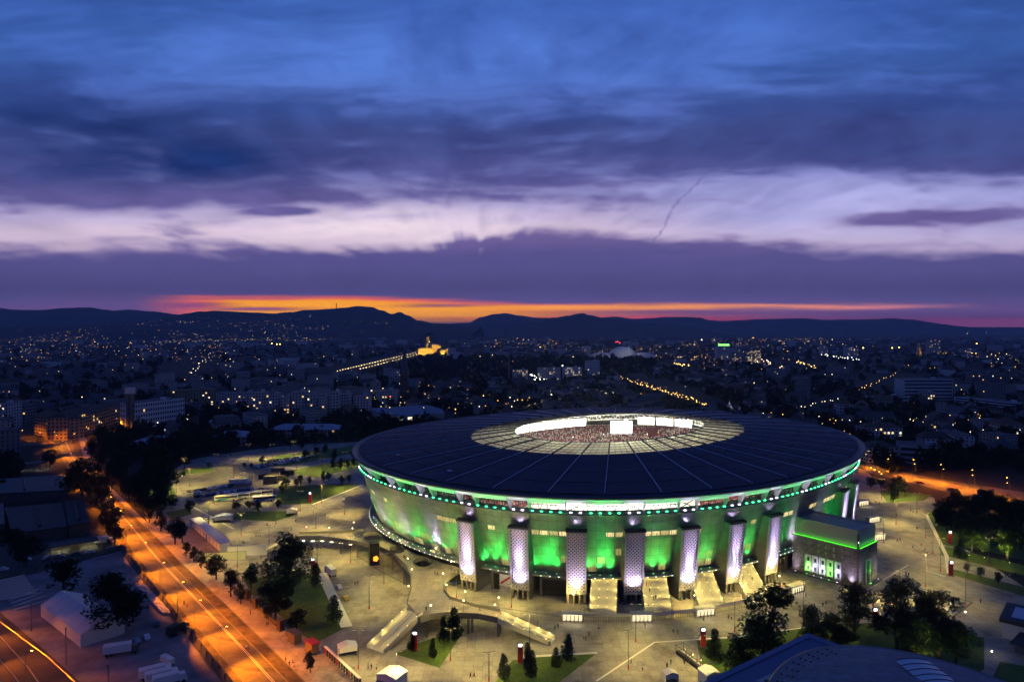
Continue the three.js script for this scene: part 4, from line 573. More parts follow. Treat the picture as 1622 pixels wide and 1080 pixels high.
// columns: foot x, y, crown radius in pixels, kind, leaf tone
for (const [x, y, r, k, m, s] of [[652.5, 1031.4, 6.5, 'c', 1, 1], [685, 1042, 6.5, 'c', 1, 1.1], [702, 1018, 8.5, 'c', 1, 1.15], [719, 1010, 12, 'c', 1, .95], [798, 1074.5, 9, 'c', 1, 1], [836, 1057, 7.5, 'c', 1, 1.2], [842, 1074, 9, 'c', 1, 1.15], [880.6, 1055, 7.5, 'c', 1, .9], [900, 1047, 10, 'c', 1, 1], [528, 985, 12, 'c', 0, .8], [500, 930, 9, 'c', 1, 1], [1132, 1045, 11, 'c', 1, 1]]) tree(x, y, r, k, m, 'small dark conifer standing in a lawn', s, 'small conifers in the lawns');
for (const [x, y, r, k, m, w, s] of [
  [455, 962, 34, 'B', 1, 'big dark round broadleaf tree', 1.05], [436, 985, 24, 'B', 1, 'dark broadleaf tree by the brick gate wall', .9], [470, 1000, 17, 'b', 1, 'dark broadleaf tree by the brick gate wall', .7], [398, 935, 13, 'b', 1, 'thin young tree beside the avenue', 1.1],
  [342, 918, 15, 'b', 3, 'young street tree beside the avenue', 1], [365, 945, 13, 'b', 3, 'young street tree beside the avenue', 1.1], [381, 957, 9, 'b', 3, 'young street tree beside the avenue', 1.3], [306, 890, 7, 'b', 3, 'young street tree beside the avenue', 1.2], [277, 862, 12, 'b', 3, 'young street tree beside the avenue', 1.2], [288, 860, 10, 'b', 3, 'young street tree beside the avenue', 1.3], [294, 882, 7, 'b', 3, 'young street tree beside the avenue', 1.1], [491, 1066, 9, 'b', 3, 'young street tree beside the avenue', 1.4], [248, 822, 13, 'b', 1, 'young street tree beside the avenue', 1.6], [228, 818, 12, 'b', 3, 'young street tree beside the avenue', 1.1], [204, 795, 12, 'b', 3, 'young street tree beside the avenue', 1.2],
  [212, 800, 10, 'b', 3, 'young street tree beside the avenue', 1.2], [236, 828, 9, 'b', 3, 'young street tree beside the avenue', 1.2], [254, 842, 9, 'b', 3, 'young street tree beside the avenue', 1.2], [190, 778, 11, 'b', 3, 'young street tree beside the avenue', 1.2], [178, 762, 11, 'b', 3, 'young street tree beside the avenue', 1.1], [160, 748, 10, 'b', 3, 'young street tree beside the avenue', 1.1], [222, 806, 11, 'b', 1, 'young street tree beside the avenue', 1.3], [318, 900, 8, 'b', 3, 'young street tree beside the avenue', 1.2], [144, 728, 10, 'b', 3, 'young street tree beside the avenue', 1.1],
  [131, 800, 26, 'b', 1, 'dark tree between the avenue and the sheds', 1], [160, 822, 19, 'b', 1, 'dark tree between the avenue and the sheds', 1.2], [172, 848, 17, 'b', 1, 'dark tree between the avenue and the sheds', 1.1], [181, 866, 13, 'b', 1, 'dark tree between the avenue and the sheds', 1.2], [118, 778, 14, 'b', 1, 'dark tree between the avenue and the sheds', .9], [78, 742, 10, 'b', 2, 'dark tree between the avenue and the sheds', 1],
  [200, 752, 20, 'b', 1, 'dark tree between avenue and car park', 1.1], [185, 768, 16, 'b', 1, 'dark tree between avenue and car park', 1.1], [244, 796, 19, 'b', 2, 'bright green tree between avenue and car park', 1.1], [262, 790, 17, 'b', 2, 'bright green tree between avenue and car park', 1.1], [226, 790, 15, 'b', 0, 'dark tree between avenue and car park', 1.2], [260, 808, 10, 'b', 0, 'bright green tree between avenue and car park', 1], [272, 806, 8, 'b', 0, 'bright green tree between avenue and car park', 1], [246, 768, 15, 'b', 2, 'bright green tree between avenue and car park', 1], [300, 812, 7, 'b', 0, 'bright green tree between avenue and car park', 1], [160, 722, 17, 'b', 1, 'dark tree between avenue and car park', 1], [176, 738, 16, 'b', 1, 'dark tree between avenue and car park', 1],
  [1209, 1062, 42, 'B', 1, 'big dark broadleaf tree before the blue domed roof', .95], [1180, 1078, 26, 'B', 1, 'big dark broadleaf tree before the blue domed roof', .8], [1353, 1008, 27, 'B', 1, 'big dark broadleaf tree before the blue domed roof', .95], [1421, 1030, 34, 'B', 1, 'big dark broadleaf tree before the blue domed roof', .9], [1488, 1045, 34, 'B', 0, 'big dark broadleaf tree before the blue domed roof', .9], [1515, 1052, 22, 'B', 0, 'big dark broadleaf tree before the blue domed roof', .9], [1288, 1028, 22, 'B', 1, 'big dark broadleaf tree before the blue domed roof', .85], [1325, 1034, 26, 'B', 1, 'big dark broadleaf tree before the blue domed roof', .7], [1455, 1052, 26, 'B', 0, 'big dark broadleaf tree before the blue domed roof', .8],
  [101, 948, 22, 'b', 1, 'dark round tree in the yard of pipes', .85], [184, 1004, 34, 'B', 1, 'large black tree beside the white tent hall', .85], [210, 985, 18, 'b', 1, 'large black tree beside the white tent hall', .8], [150, 996, 12, 'b', 1, 'large black tree beside the white tent hall', .7], [40, 896, 20, 'b', 1, 'dark tree beside the carport yard', .8], [15, 880, 16, 'b', 1, 'dark tree beside the carport yard', .8], [20, 760, 14, 'b', 1, 'dark tree beside the carport yard', .7],
  [1423, 780, 15, 'b', 1, 'dark park tree near the orange road', .95], [1416, 790, 8, 'b', 0, 'dark park tree near the orange road', .9], [1380, 768, 9, 'b', 1, 'dark park tree near the orange road', 1], [1396, 768, 7, 'b', 1, 'dark park tree near the orange road', 1], [1490, 808, 10, 'b', 2, 'small bright park tree beyond the square', 1],
  [1500, 818, 14, 'b', 1, 'dark park tree beyond the square', 1], [1524, 834, 15, 'b', 1, 'dark park tree beyond the square', 1], [1548, 840, 15, 'b', 1, 'dark park tree beyond the square', 1], [1576, 846, 16, 'b', 1, 'dark park tree beyond the square', 1], [1604, 850, 16, 'b', 1, 'dark park tree beyond the square', 1], [1548, 812, 14, 'b', 1, 'dark park tree beyond the square', 1], [1584, 812, 15, 'b', 1, 'dark park tree beyond the square', 1], [1612, 816, 15, 'b', 1, 'dark park tree beyond the square', 1], [1488, 828, 12, 'b', 1, 'dark park tree beyond the square', 1], [1618, 866, 15, 'b', 1, 'dark park tree beyond the square', 1],
  [1512, 812, 19, 'b', 1, 'dark park tree beyond the square', 1], [1536, 822, 20, 'b', 1, 'dark park tree beyond the square', 1], [1500, 836, 17, 'b', 1, 'dark park tree beyond the square', 1], [1562, 818, 20, 'b', 1, 'dark park tree beyond the square', 1.05], [1590, 830, 22, 'b', 1, 'dark park tree beyond the square', 1], [1618, 838, 22, 'b', 1, 'dark park tree beyond the square', 1], [1520, 850, 15, 'b', 1, 'dark park tree beyond the square', 1], [1566, 848, 18, 'b', 1, 'dark park tree beyond the square', 1], [1540, 868, 17, 'b', 2, 'lamplit green park tree beyond the square', 1.05], [1596, 880, 19, 'b', 2, 'lamplit green park tree beyond the square', 1.05], [1556, 872, 11, 'b', 2, 'lamplit green park tree beyond the square', 1.1], [1521, 878, 7, 'c', 1, 'dark park tree beyond the square', 1.3], [1533, 907, 5, 'b', 0, 'thin sapling in the narrow lawn strip', 1], [1554, 916, 5.5, 'b', 0, 'thin sapling in the narrow lawn strip', 1], [1582, 925, 6, 'b', 0, 'thin sapling in the narrow lawn strip', 1],
]) { const low = /park tree/.test(w) ? .78 : 1; tree(x, y + (low < 1 ? 5 : 0), r * (low < 1 ? .9 : 1), k, m, w, s * low, 'trees round the plaza'); }
{ // young trees on the lawns and the rows behind the car park
  const r = rng(8);
  for (const [x, y] of [[298, 810], [373, 812], [392, 808], [409, 815], [440, 807], [446, 782], [452, 776], [468, 772], [476, 770], [490, 768], [512, 764], [520, 762], [541, 768], [553, 767], [455, 760], [528, 745], [540, 744], [550, 742], [560, 741], [558, 726], [530, 729], [515, 720]]) tree(x, y, 4.5 + r() * 2.5, 'b', 0, 'young tree on the lawns behind the coaches', 1.1, 'young lawn trees');
  for (const [x, y, q] of [[330, 742, 6], [386, 742, 5], [398, 742, 5], [415, 734, 7], [290, 756, 5], [484, 727, 9], [500, 722, 8], [478, 712, 9], [265, 740, 15], [292, 742, 13], [250, 733, 14], [310, 728, 14], [240, 716, 14], [270, 716, 15], [340, 716, 14], [365, 722, 16], [400, 712, 15], [420, 716, 15], [445, 706, 14], [428, 700, 13], [460, 712, 13], [500, 706, 12], [525, 702, 12], [545, 700, 12], [556, 690, 11], [570, 684, 11], [470, 690, 10], [510, 690, 10], [300, 706, 13], [390, 692, 11], [410, 688, 12], [455, 684, 11], [225, 726, 14], [210, 705, 14], [185, 710, 13], [165, 702, 12], [340, 690, 10], [270, 690, 10]]) tree(x, y, q * .72, 'b', r() < .3 ? 0 : 1, 'dark tree in the belt behind the car park', .9, 'tree belt behind the car park');
}
// ---------------------------------------------------------------- vehicles
function carGeo() {
  const s = new THREE.Shape(); [[-2.1, .35], [-2.12, .8], [-1.9, .95], [-1.35, 1.0], [-.85, 1.42], [.75, 1.44], [1.45, 1.0], [2.0, .9], [2.12, .65], [2.1, .35]].forEach(([x, y], i) => i ? s.lineTo(x, y) : s.moveTo(x, y));
  const g = new THREE.ExtrudeGeometry(s, { depth: 1.5, bevelEnabled: true, bevelSize: .08, bevelThickness: .1, bevelSegments: 2 }); g.translate(0, 0, -.75); return g;
}
const CAR = { body: carGeo(), glass: merge([bx(1.5, .32, 1.72, -.05, 1.2, 0), bx(.06, .42, 1.36, -1.14, 1.22, 0, 0, 0, -.86), bx(.06, .5, 1.36, 1.18, 1.23, 0, 0, 0, 1.0)]), wheel: put(new THREE.CylinderGeometry(.32, .32, .22, 12), 0, 0, 0, 0, Math.PI / 2), lamp: bx(.06, .14, .3) };
const paint = { white: std(rgb(.7, .7, .7), .35), silver: std(rgb(.36, .37, .38), .3, { metalness: .5 }), black: std(rgb(.02, .02, .022), .3), grey: std(rgb(.1, .1, .11), .35), red: std(rgb(.35, .02, .02), .35), blue: std(rgb(.03, .07, .25), .35), yellow: std(rgb(.7, .5, .04), .4) };
const lampClear = std(rgb(.6, .6, .6), .2);
function car(p, turn, col, words, group, key) { const g = thing('parked_car', '', 'car', p, group, turn); later(g, words.replace('%', col), key + col); part(g, 'body', CAR.body, paint[col]); part(g, 'glazing', CAR.glass, M.glassDark); for (const [x, z] of [[-1.3, .75], [-1.3, -.75], [1.32, .75], [1.32, -.75]]) part(g, 'wheel', CAR.wheel, M.tyre).position.set(x, .32, z); for (const z of [-.55, .55]) part(g, 'headlight', CAR.lamp, lampClear).position.set(2.17, .68, z); return g; }
{
  const r = rng(3), cols = ['black', 'grey', 'white', 'silver', 'black', 'white', 'blue'];
  const row = (x0, y0, x1, y1, n, w, gname) => { const a = G(x0, y0, .04), b = G(x1, y1, .04), t = Math.atan2(-(b.z - a.z), b.x - a.x) + Math.PI / 2; for (let i = 0; i < n; i++) { if (r() < .08) continue; car(a.clone().lerp(b, i / (n - 1)), t + (r() < .5 ? Math.PI : 0) + (r() - .5) * .05, cols[Math.floor(r() * cols.length)], w, gname, w); } };
  row(298, 779.5, 366, 770, 15, '% car parked in the far row behind the coaches', 'cars in the car park');
  row(310, 788, 398, 775, 17, '% car parked in the row just behind the coaches', 'cars in the car park');
  for (let k = 0; k < 4; k++) row(408 + k * 9, 741 - k * 3.6, 470 + k * 10, 731 - k * 3.0, 13, '% car in the crowded car park behind the stands', 'cars in the crowded far car park');
  for (const [x, y, t, c, w] of [[385, 751, .5, 'white', '% car alone on the empty asphalt'], [398, 776, .2, 'white', '% car parked beside the white box truck'], [413, 776, .2, 'grey', '% car parked beside the white box truck'], [93, 883, .3, 'silver', '% car under the dark carport roof'], [142, 876, .3, 'white', '% car under the dark carport roof'], [120, 879, .3, 'grey', '% car under the dark carport roof'], [175.5, 870, .3, 'silver', '% car parked beside the carport'], [73, 886, 1.5, 'silver', '% car parked beside the carport'], [40, 888, .2, 'white', '% car parked beside the carport'], [4, 904, .2, 'white', '% car parked beside the carport'], [232, 1012, 2.2, 'white', '% car in the earth yard'], [216, 1018, 2.4, 'silver', '% car in the earth yard'], [248, 990, 2.1, 'grey', '% car in the earth yard'], [707, 926, .3, 'silver', '% car behind the bridge column'], [722, 926, 1.2, 'blue', '% car behind the bridge column'], [536.7, 932, 2.1, 'white', '% car waiting beside the lawn kerb'], [547, 950, 2.1, 'yellow', '% car waiting beside the lawn kerb'], [398, 800, .4, 'red', '% car near the lawn behind the coaches'], [326, 822, .2, 'white', '% car beside the small white marquee'], [1458, 766, 2.8, 'red', '% car on the orange road'], [1508, 776, 2.8, 'grey', '% car on the orange road'], [1552, 786, 2.8, 'white', '% car on the orange road']]) car(G(x, y, .05), t, c, w, 'parked cars', w);
}
function truck(x, y, turn, L, H_, label, boxMat, cabMat, wid = 2.5) { const g = thing('box_truck', label, 'truck', G(x, y, .05), null, turn); part(g, 'cargo_box', new RoundedBoxGeometry(L, H_, wid, 2, .08).translate(-1, 1.0 + H_ / 2, 0), boxMat); part(g, 'cab', (() => { const s = new THREE.Shape([[0, .5], [1.9, .5], [1.95, 1.5], [1.5, 2.6], [0, 2.7]].map(([a, b]) => new THREE.Vector2(a, b))); const e = new THREE.ExtrudeGeometry(s, { depth: wid - .5, bevelEnabled: true, bevelSize: .08, bevelThickness: .1, bevelSegments: 1 }); e.translate(L / 2 - .85, 0, -(wid - .5) / 2); return e; })(), cabMat); part(g, 'windscreen', bx(.06, 1.0, wid - .7, L / 2 + 1.0, 2.05, 0, 0, 0, .38), M.glassDark); part(g, 'chassis', bx(L + .6, .3, 1.2, -.4, .75, 0), M.dark); for (const xx of [-L / 2 + .2, -L / 2 + 1.4, L / 2 + .1]) for (const z of [-1, 1]) { const w = part(g, 'wheel', CAR.wheel, M.tyre); w.position.set(xx, .48, z * (wid / 2 - .25)); w.scale.setScalar(1.5); } return g; }
truck(380, 768, .15, 12, 3, 'white box truck in the car park behind the coaches', M.white, paint.white); truck(523, 910, 2.15, 7, 2.6, 'blue and white truck waiting beside the lawn kerb', paint.white, paint.blue);
truck(191, 1036, .35, 8, 2.6, 'pale box trailer beside the black tree in the yard', M.white, paint.grey); for (const [x, y, l] of [[246, 1072, 'white truck at the edge of the yard, first of three side by side'], [256, 1078, 'white truck in the yard, middle of three side by side'], [268, 1084, 'white truck in the yard, last of three side by side']]) truck(x, y, .6, 7, 2.4, l, M.white, paint.white);
truck(264, 1053, 2.5, 3.6, 1.7, 'white delivery van alone in the yard', M.white, paint.white, 2); truck(281, 1003, 1.2, 6, 2.6, 'dark tarpaulin truck beside the avenue wall', std(rgb(.03, .04, .03), .8), paint.black); truck(164, 861, .3, 6, 2.6, 'white truck parked at the end of the carport', M.white, paint.white);
function coach(x, y, turn, label, stripe) { const g = thing('coach', label, 'coach', G(x, y, .05), 'coaches in the car park', turn); part(g, 'body', new RoundedBoxGeometry(13.5, 3.1, 2.55, 3, .25).translate(0, 1.95, 0), paint.white); part(g, 'window_band', bx(12.4, 1.05, 2.6, .2, 2.45, 0), M.glassDark); part(g, 'windscreen', bx(.1, 1.6, 2.2, 6.74, 2.3, 0), M.glassDark); part(g, 'livery', new THREE.ExtrudeGeometry(new THREE.Shape([[-6, .6], [-1, .6], [2.5, 1.8], [-4, 1.8]].map(([a, b]) => new THREE.Vector2(a, b))), { depth: 2.58, bevelEnabled: false }).translate(0, 0, -1.29), stripe); part(g, 'roof_unit', bx(3, .3, 1.6, -1, 3.62, 0), M.white); for (const xx of [-4, 4.2]) for (const z of [-1.1, 1.1]) { const w = part(g, 'wheel', CAR.wheel, M.tyre); w.position.set(xx, .5, z); w.scale.setScalar(1.6); } }
{ const teal = std(rgb(.02, .25, .3), .4), bl = std(rgb(.03, .1, .35), .4); for (const [x, y, l, m] of [[358, 793, 'white and teal coach, leftmost in the line of coaches', teal], [377, 790, 'white and teal coach, second in the line of coaches', teal], [396, 787.5, 'white coach with blue livery, third in the line of coaches', bl], [414, 785, 'white coach with blue livery at the right end of the line', bl], [418, 794, 'white and blue coach standing in front of the line', bl]]) coach(x, y, .28, l, m); }
// ---------------------------------------------------------------- people
function body(pose, seed) {
  const J = { hip: [0, .92, 0], chest: [0, 1.36, .02], neck: [0, 1.5, .03], head: [0, 1.64, .05] }, st = pose === 0 ? .04 : pose === 1 ? .28 : -.24;
  const bones = [[[0, .95, 0], [0, 1.32, .02], .15, .17], [[-.15, 1.38, .02], [.15, 1.38, .02], .08, .08], [[0, 1.42, .02], [0, 1.55, .04], .06, .055], [[0, 1.62, .05], [0, 1.7, .05], .1, .1]];
  for (const s of [-1, 1]) { const z = s * st; bones.push([[s * .09, .92, 0], [s * .1, .5, z * .55 + .05], .1, .075], [[s * .1, .5, z * .55 + .05], [s * .1, .07, z * 1.1 - (s * st < 0 ? .1 : 0)], .072, .05], [[s * .1, .05, z * 1.1 - (s * st < 0 ? .1 : 0)], [s * .1, .04, z * 1.1 + .14 - (s * st < 0 ? .1 : 0)], .045, .04]); bones.push([[s * .21, 1.38, .02], [s * .27, 1.1, -z * .5], .06, .05], [[s * .27, 1.1, -z * .5], [s * .27, .86, -z * .9 + .08], .048, .035]); }
  const N = 44, mc = new MarchingCubes(N, M.white, false, false, 40000); mc.isolation = 0; const f = mc.field, sz = 2.0;
  const A = V3(), B = V3(), P = V3(), ab = V3();
  for (let k = 0; k < N; k++) for (let j = 0; j < N; j++) for (let i = 0; i < N; i++) {
    P.set((i / N - .5) * sz, (j / N) * sz - .06, (k / N - .5) * sz); let d = 1;
    for (const [a, b, ra, rb] of bones) { A.set(...a); B.set(...b); ab.copy(B).sub(A); const t = clamp(P.clone().sub(A).dot(ab) / (ab.lengthSq() || 1)), q = P.distanceTo(A.clone().addScaledVector(ab, t)) - lerp(ra, rb, t), h = clamp(.5 + .5 * (d - q) / .05); d = lerp(d, q, h) - .05 * h * (1 - h); }
    f[k * N * N + j * N + i] = -d;
  }
  mc.update(); const n = mc.count, pos = new Float32Array(n * 3), nor = new Float32Array(n * 3);
  for (let i = 0; i < n; i++) { pos[i * 3] = mc.positionArray[i * 3] * sz / 2; pos[i * 3 + 1] = (mc.positionArray[i * 3 + 1] + 1) / 2 * sz - .06; pos[i * 3 + 2] = mc.positionArray[i * 3 + 2] * sz / 2; for (let c = 0; c < 3; c++) nor[i * 3 + c] = mc.normalArray[i * 3 + c]; }
  return { pos, nor, n };
}
const bodies = [body(0), body(1), body(2)];
function dressed(b, top, legs) { const col = new Float32Array(b.n * 3); for (let i = 0; i < b.n; i++) { const y = b.pos[i * 3 + 1], x = Math.abs(b.pos[i * 3]), z = b.pos[i * 3 + 2]; const c = y > 1.7 || (y > 1.6 && z < .02) ? [.03, .02, .015] : y > 1.49 || (x > .2 && y < .95 && y > .7) ? [.42, .25, .17] : y > .93 ? top : y > .09 ? legs : [.02, .02, .02]; col.set(c, i * 3); } const g = new THREE.BufferGeometry(); g.setAttribute('position', new THREE.BufferAttribute(b.pos, 3)); g.setAttribute('normal', new THREE.BufferAttribute(b.nor, 3)); g.setAttribute('color', new THREE.BufferAttribute(col, 3)); return g; }
const outfits = [['dark', [.03, .03, .035], [.02, .02, .03]], ['white', [.6, .6, .58], [.03, .03, .05]], ['red', [.4, .03, .03], [.04, .04, .05]], ['green', [.06, .2, .06], [.05, .05, .05]], ['grey', [.2, .2, .2], [.03, .035, .07]]];
const bodyM = new THREE.MeshStandardMaterial({ vertexColors: true, roughness: .85 }), wardrobe = outfits.map(([n, t, l]) => bodies.map((b) => dressed(b, t, l)));
{
  const r = rng(12);
  const put1 = (x, y, h = 0, pose = null) => { const o = Math.floor(r() * 5), g = solo('person', '', 'person', wardrobe[o][pose ?? Math.floor(r() * 3)], bodyM, G(x, y, h), 'people on the plaza', r() * 6.283); later(g, `person in ${outfits[o][0]} top`, 'person' + outfits[o][0]); };
  for (const [x, y] of [[1176, 977], [852, 989], [879, 998], [884, 995], [949, 997], [1074, 1004], [1067, 1003], [1154, 980], [1159, 981], [1022, 994], [1018, 1062], [1028, 964], [1066, 1000], [1115, 984], [751, 1073], [745, 1074], [588, 1060], [583, 1059], [596, 1061], [1304, 961], [1309, 958], [1299, 973], [1228, 938], [1233, 937], [1277, 946], [1436, 911], [1440, 913], [1452, 940], [1475, 940], [1466, 976], [1463, 974], [1447, 970], [1554, 955], [1446, 868], [1460, 866], [1463, 874], [1466, 872], [1468, 876], [1455, 837], [1453, 839], [1426, 857], [1422, 858], [1443, 810], [1447, 812], [1394, 799], [1387, 797], [1427, 818], [1421, 818], [1583, 912], [1588, 914], [1594, 913], [1600, 915], [1609, 913], [1612, 914], [421, 833], [423, 833], [468, 827], [470, 829], [397, 854], [405, 850], [409, 850], [412, 850], [386, 862], [541, 808], [515, 817], [496, 814], [555, 789], [543, 796], [564, 785], [461, 840], [365, 863], [375, 862], [384, 862], [396, 973], [393, 1030], [390, 1029], [458, 1055], [463, 1052], [466, 1058], [452, 1049], [425, 989], [422, 992], [1000, 1052], [562, 927], [566, 926], [560, 1060], [694, 918], [693, 886], [703, 888], [1198, 937], [1189, 939], [331, 799], [337, 799], [296, 962], [291, 958], [204, 841], [933, 1008], [925, 1012], [928, 1015], [870, 1023], [868, 1018], [1131, 1003], [1136, 1004], [1057, 1058], [1063, 1052], [1087, 1040], [1084, 1052]]) put1(x, y);
  for (const [x, y, h] of [[1036, 951, 2.6], [1039, 949, 2.8], [1029, 938, 4.4], [1024, 928, 5.8], [1192, 920, 3.4], [946, 917, 7.6]]) put1(x, y, h, 0);
  for (const [x, y] of [[693, 912], [689, 911], [640, 885], [760, 968], [675, 968]]) put1(x, y, DECK, 1);
}
// ---------------------------------------------------------------- small buildings and furniture of the plaza
const canvas = std(rgb(.78, .77, .74), .8);
{ // long canopy beside the avenue
  const a = G(309, 832), b = G(357, 874), L = a.distanceTo(b), t = Math.atan2(-(b.z - a.z), b.x - a.x), g = thing('long_canopy', 'long white flat canopy beside the avenue trees', 'canopy', a.clone().lerp(b, .5), null, t);
  part(g, 'roof', new RoundedBoxGeometry(L, .5, 5.2, 2, .1).translate(0, 3.9, 0), canvas); for (let i = 0; i < 10; i++) for (const s of [-1, 1]) part(g, 'post', bx(.16, 3.7, .16, -L / 2 + 1 + i * (L - 2) / 9, 1.85, s * 2.2), M.steel); part(g, 'back_wall', bx(L - 1, 3.4, .12, 0, 1.8, 2.1), M.white); part(g, 'red_banner', bx(L * .8, 1.1, .1, 0, 2.3, -2.3), M.red); for (const s of [-1, 1]) part(g, 'end_wall', bx(.12, 3.4, 4.2, s * (L / 2 - .5), 1.8, 0), canvas);
}
function marquee(x, y, w, d, h, label, t = 0, lit = 0) { const g = thing('marquee', label, 'marquee', G(x, y), null, t); const s = new THREE.Shape([[-w / 2, h], [0, h * 1.28], [w / 2, h]].map(([a, b]) => new THREE.Vector2(a, b))); part(g, 'roof', new THREE.ExtrudeGeometry(s, { depth: d, bevelEnabled: false }).translate(0, 0, -d / 2), canvas); part(g, 'side_wall', bx(w - .2, h, .08, 0, h / 2, -d / 2 + .1), canvas); for (const q of [-1, 1]) part(g, 'side_wall', bx(.08, h, d - .3, q * (w / 2 - .1), h / 2, 0), canvas); part(g, 'front_wall', bx(w - .2, h * .5, .08, 0, h * .75, d / 2 - .1), canvas); for (const q of [-1, 1]) part(g, 'post', bx(.12, h, .12, q * (w / 2 - .1), h / 2, d / 2 - .1), M.steel); return g; }
marquee(353.5, 826, 9, 6, 3.2, 'small white marquee behind the long canopy', .2); marquee(462, 815, 6, 5, 2.8, 'white kiosk tent at the corner of the lawn', .3); marquee(621, 1082, 7, 6, 3.2, 'small white tent below the bridge stairs', -.5); marquee(550, 1036, 6, 4, 3, 'white guard kiosk beside the turnstile row', .4); marquee(1124, 1078, 5, 5, 3, 'small white tent beside the food stand', .3); marquee(312, 786, 4, 4, 2.6, 'little white tent at the edge of the car park', .3); marquee(1062, 1078, 4, 3, 2.5, 'low white stand on the pale paving line', .2);
{ const g = thing('billboard', 'large pale billboard panel near the long canopy', 'billboard', G(391, 886), null, .15); part(g, 'panel', bx(17, 4.6, .4, 0, 4, 0), canvas); for (const s of [-1, 1]) part(g, 'post', bx(.35, 2, .3, s * 6, 1, 0), M.steel); const g2 = thing('banner_wall', 'pale green banner wall at the end of the long canopy', 'banner', G(352, 888), null, .15); part(g2, 'panel', bx(20, 3.6, .3, 0, 2, 0), std(rgb(.6, .62, .42), .8)); part(g2, 'frame', merge([bx(20.4, .2, .4, 0, 3.9, 0), bx(.2, 3.9, .4, -10.1, 1.95, 0), bx(.2, 3.9, .4, 10.1, 1.95, 0)]), M.steel); }
{ // broadcast compound of dark containers behind the lawn
  const r = rng(4); [[420, 758], [432, 760], [445, 760], [428, 766], [455, 752], [440, 752]].forEach(([x, y], i) => { const g = thing('container', '', 'container', G(x, y), 'containers behind the stands', .2 + (r() - .5) * .2); later(g, (i % 2 ? 'grey' : 'black') + ' stacked container in the compound', 'cont' + i % 2); part(g, 'shell', new RoundedBoxGeometry(9, i % 2 ? 5.2 : 3, 3, 1, .05).translate(0, (i % 2 ? 2.6 : 1.5), 0), i % 2 ? std(rgb(.12, .12, .12), .7) : M.dark); part(g, 'door', bx(.1, 2.3, 2.4, 4.5, 1.3, 0), M.steel); part(g, 'corner_post', merge([bx(.2, i % 2 ? 5.2 : 3, .2, 4.45, i % 2 ? 2.6 : 1.5, 1.47), bx(.2, i % 2 ? 5.2 : 3, .2, -4.45, i % 2 ? 2.6 : 1.5, 1.47)]), M.steel); }); }
{ // turnstile row beside the avenue
  const a = G(515, 1036), b = G(570, 1088), L = a.distanceTo(b), t = Math.atan2(-(b.z - a.z), b.x - a.x), g = thing('turnstile_row', 'row of turnstile gates with red posts beside the avenue path', 'turnstile', a.clone().lerp(b, .5), null, t);
  const n = 14; for (let i = 0; i <= n; i++) part(g, 'gate_post', bx(.3, 2.4, .5, -L / 2 + i * L / n, 1.2, 0), i % 5 ? M.dark : M.red); for (let i = 0; i < n; i++) part(g, 'turnstile_arm', bx(L / n - .5, .12, .12, -L / 2 + (i + .5) * L / n, 1, 0), M.steel); part(g, 'beam', bx(L, .3, .8, 0, 2.55, 0), canvas);
}
{ // brick gateway on the old boundary and low garden walls
  const brick = std(rgb(.32, .16, .1), .9, { map: T.plaster }), brl = std(rgb(.5, .36, .24), .9, { map: T.plaster });
  [[392, 949, 'brick gate pillar beside the first street tree bend'], [406, 962, 'brick gate pillar in the middle of the garden wall'], [424, 978, 'brick gate pillar next to the tall street pole'], [444, 998, 'brick gate pillar at the end of the garden wall'], [466, 1016, 'broad brick gate block beside the lawn'], [494, 1032, 'broad brick gate block with red roof beside the turnstiles']].forEach(([x, y, l], i) => { const big = i > 3, g = thing('brick_pillar', l, 'gate pillar', G(x, y), null, -.75); part(g, 'shaft', bx(big ? 4.4 : 2, big ? 3.2 : 3.6, big ? 2.6 : 1.8, 0, big ? 1.6 : 1.8, 0), big ? brl : brick); part(g, 'cap', new RoundedBoxGeometry(big ? 4.9 : 2.4, .35, big ? 3.1 : 2.2, 1, .08).translate(0, big ? 3.35 : 3.75, 0), i === 5 ? M.red : M.concrete); part(g, 'plinth', bx(big ? 4.7 : 2.3, .4, big ? 2.9 : 2.1, 0, .2, 0), M.concrete); });
  const pts = GG([[392, 949], [406, 962], [424, 978], [444, 998]]), g = thing('garden_wall', 'low brick garden wall between the gate pillars', 'wall', pts[0]); for (let i = 0; i < 3; i++) { const a = pts[i].clone().sub(pts[0]).setY(.6), b = pts[i + 1].clone().sub(pts[0]).setY(.6); part(g, 'wall_panel', bar(a, b, .35, 1.2), brick); part(g, 'coping', bar(a.clone().setY(1.27), b.clone().setY(1.27), .5, .14), M.concrete); }
}
{ // food stand on the lawn corner
  const g = thing('food_stand', 'narrow lit food stand with awning on the lawn corner', 'food stand', G(1098, 1050), null, -1.2); part(g, 'counter', bx(14, 1.1, 1, 0, .55, .9), M.dark); part(g, 'roof_frame', merge([bx(15, .15, .2, 0, 3, 1.6), bx(15, .15, .2, 0, 3, -1.6), ...[-7, -3.5, 0, 3.5, 7].map((x) => bx(.15, .15, 3.3, x, 3, 0)), ...[-7, 0, 7].flatMap((x) => [bx(.14, 3, .14, x, 1.5, 1.5), bx(.14, 3, .14, x, 1.5, -1.5)])]), M.steel); for (let i = 0; i < 5; i++) part(g, 'table', merge([bx(1.8, .08, .8, -5.6 + i * 2.8, .95, -.6), cyl(.05, .05, .9, -5.6 + i * 2.8, .45, -.6)]), canvas); for (const x of [-4, 0, 4]) { part(g, 'hanging_lamp', new THREE.SphereGeometry(.16, 8, 6).translate(x, 2.7, 0), glow(1, .75, .3, 14)); const wp = V3(x, 2.7, 0).applyAxisAngle(V3(0, 1, 0), -1.2).add(g.position); point(wp, WARM, 20, 6); }
}
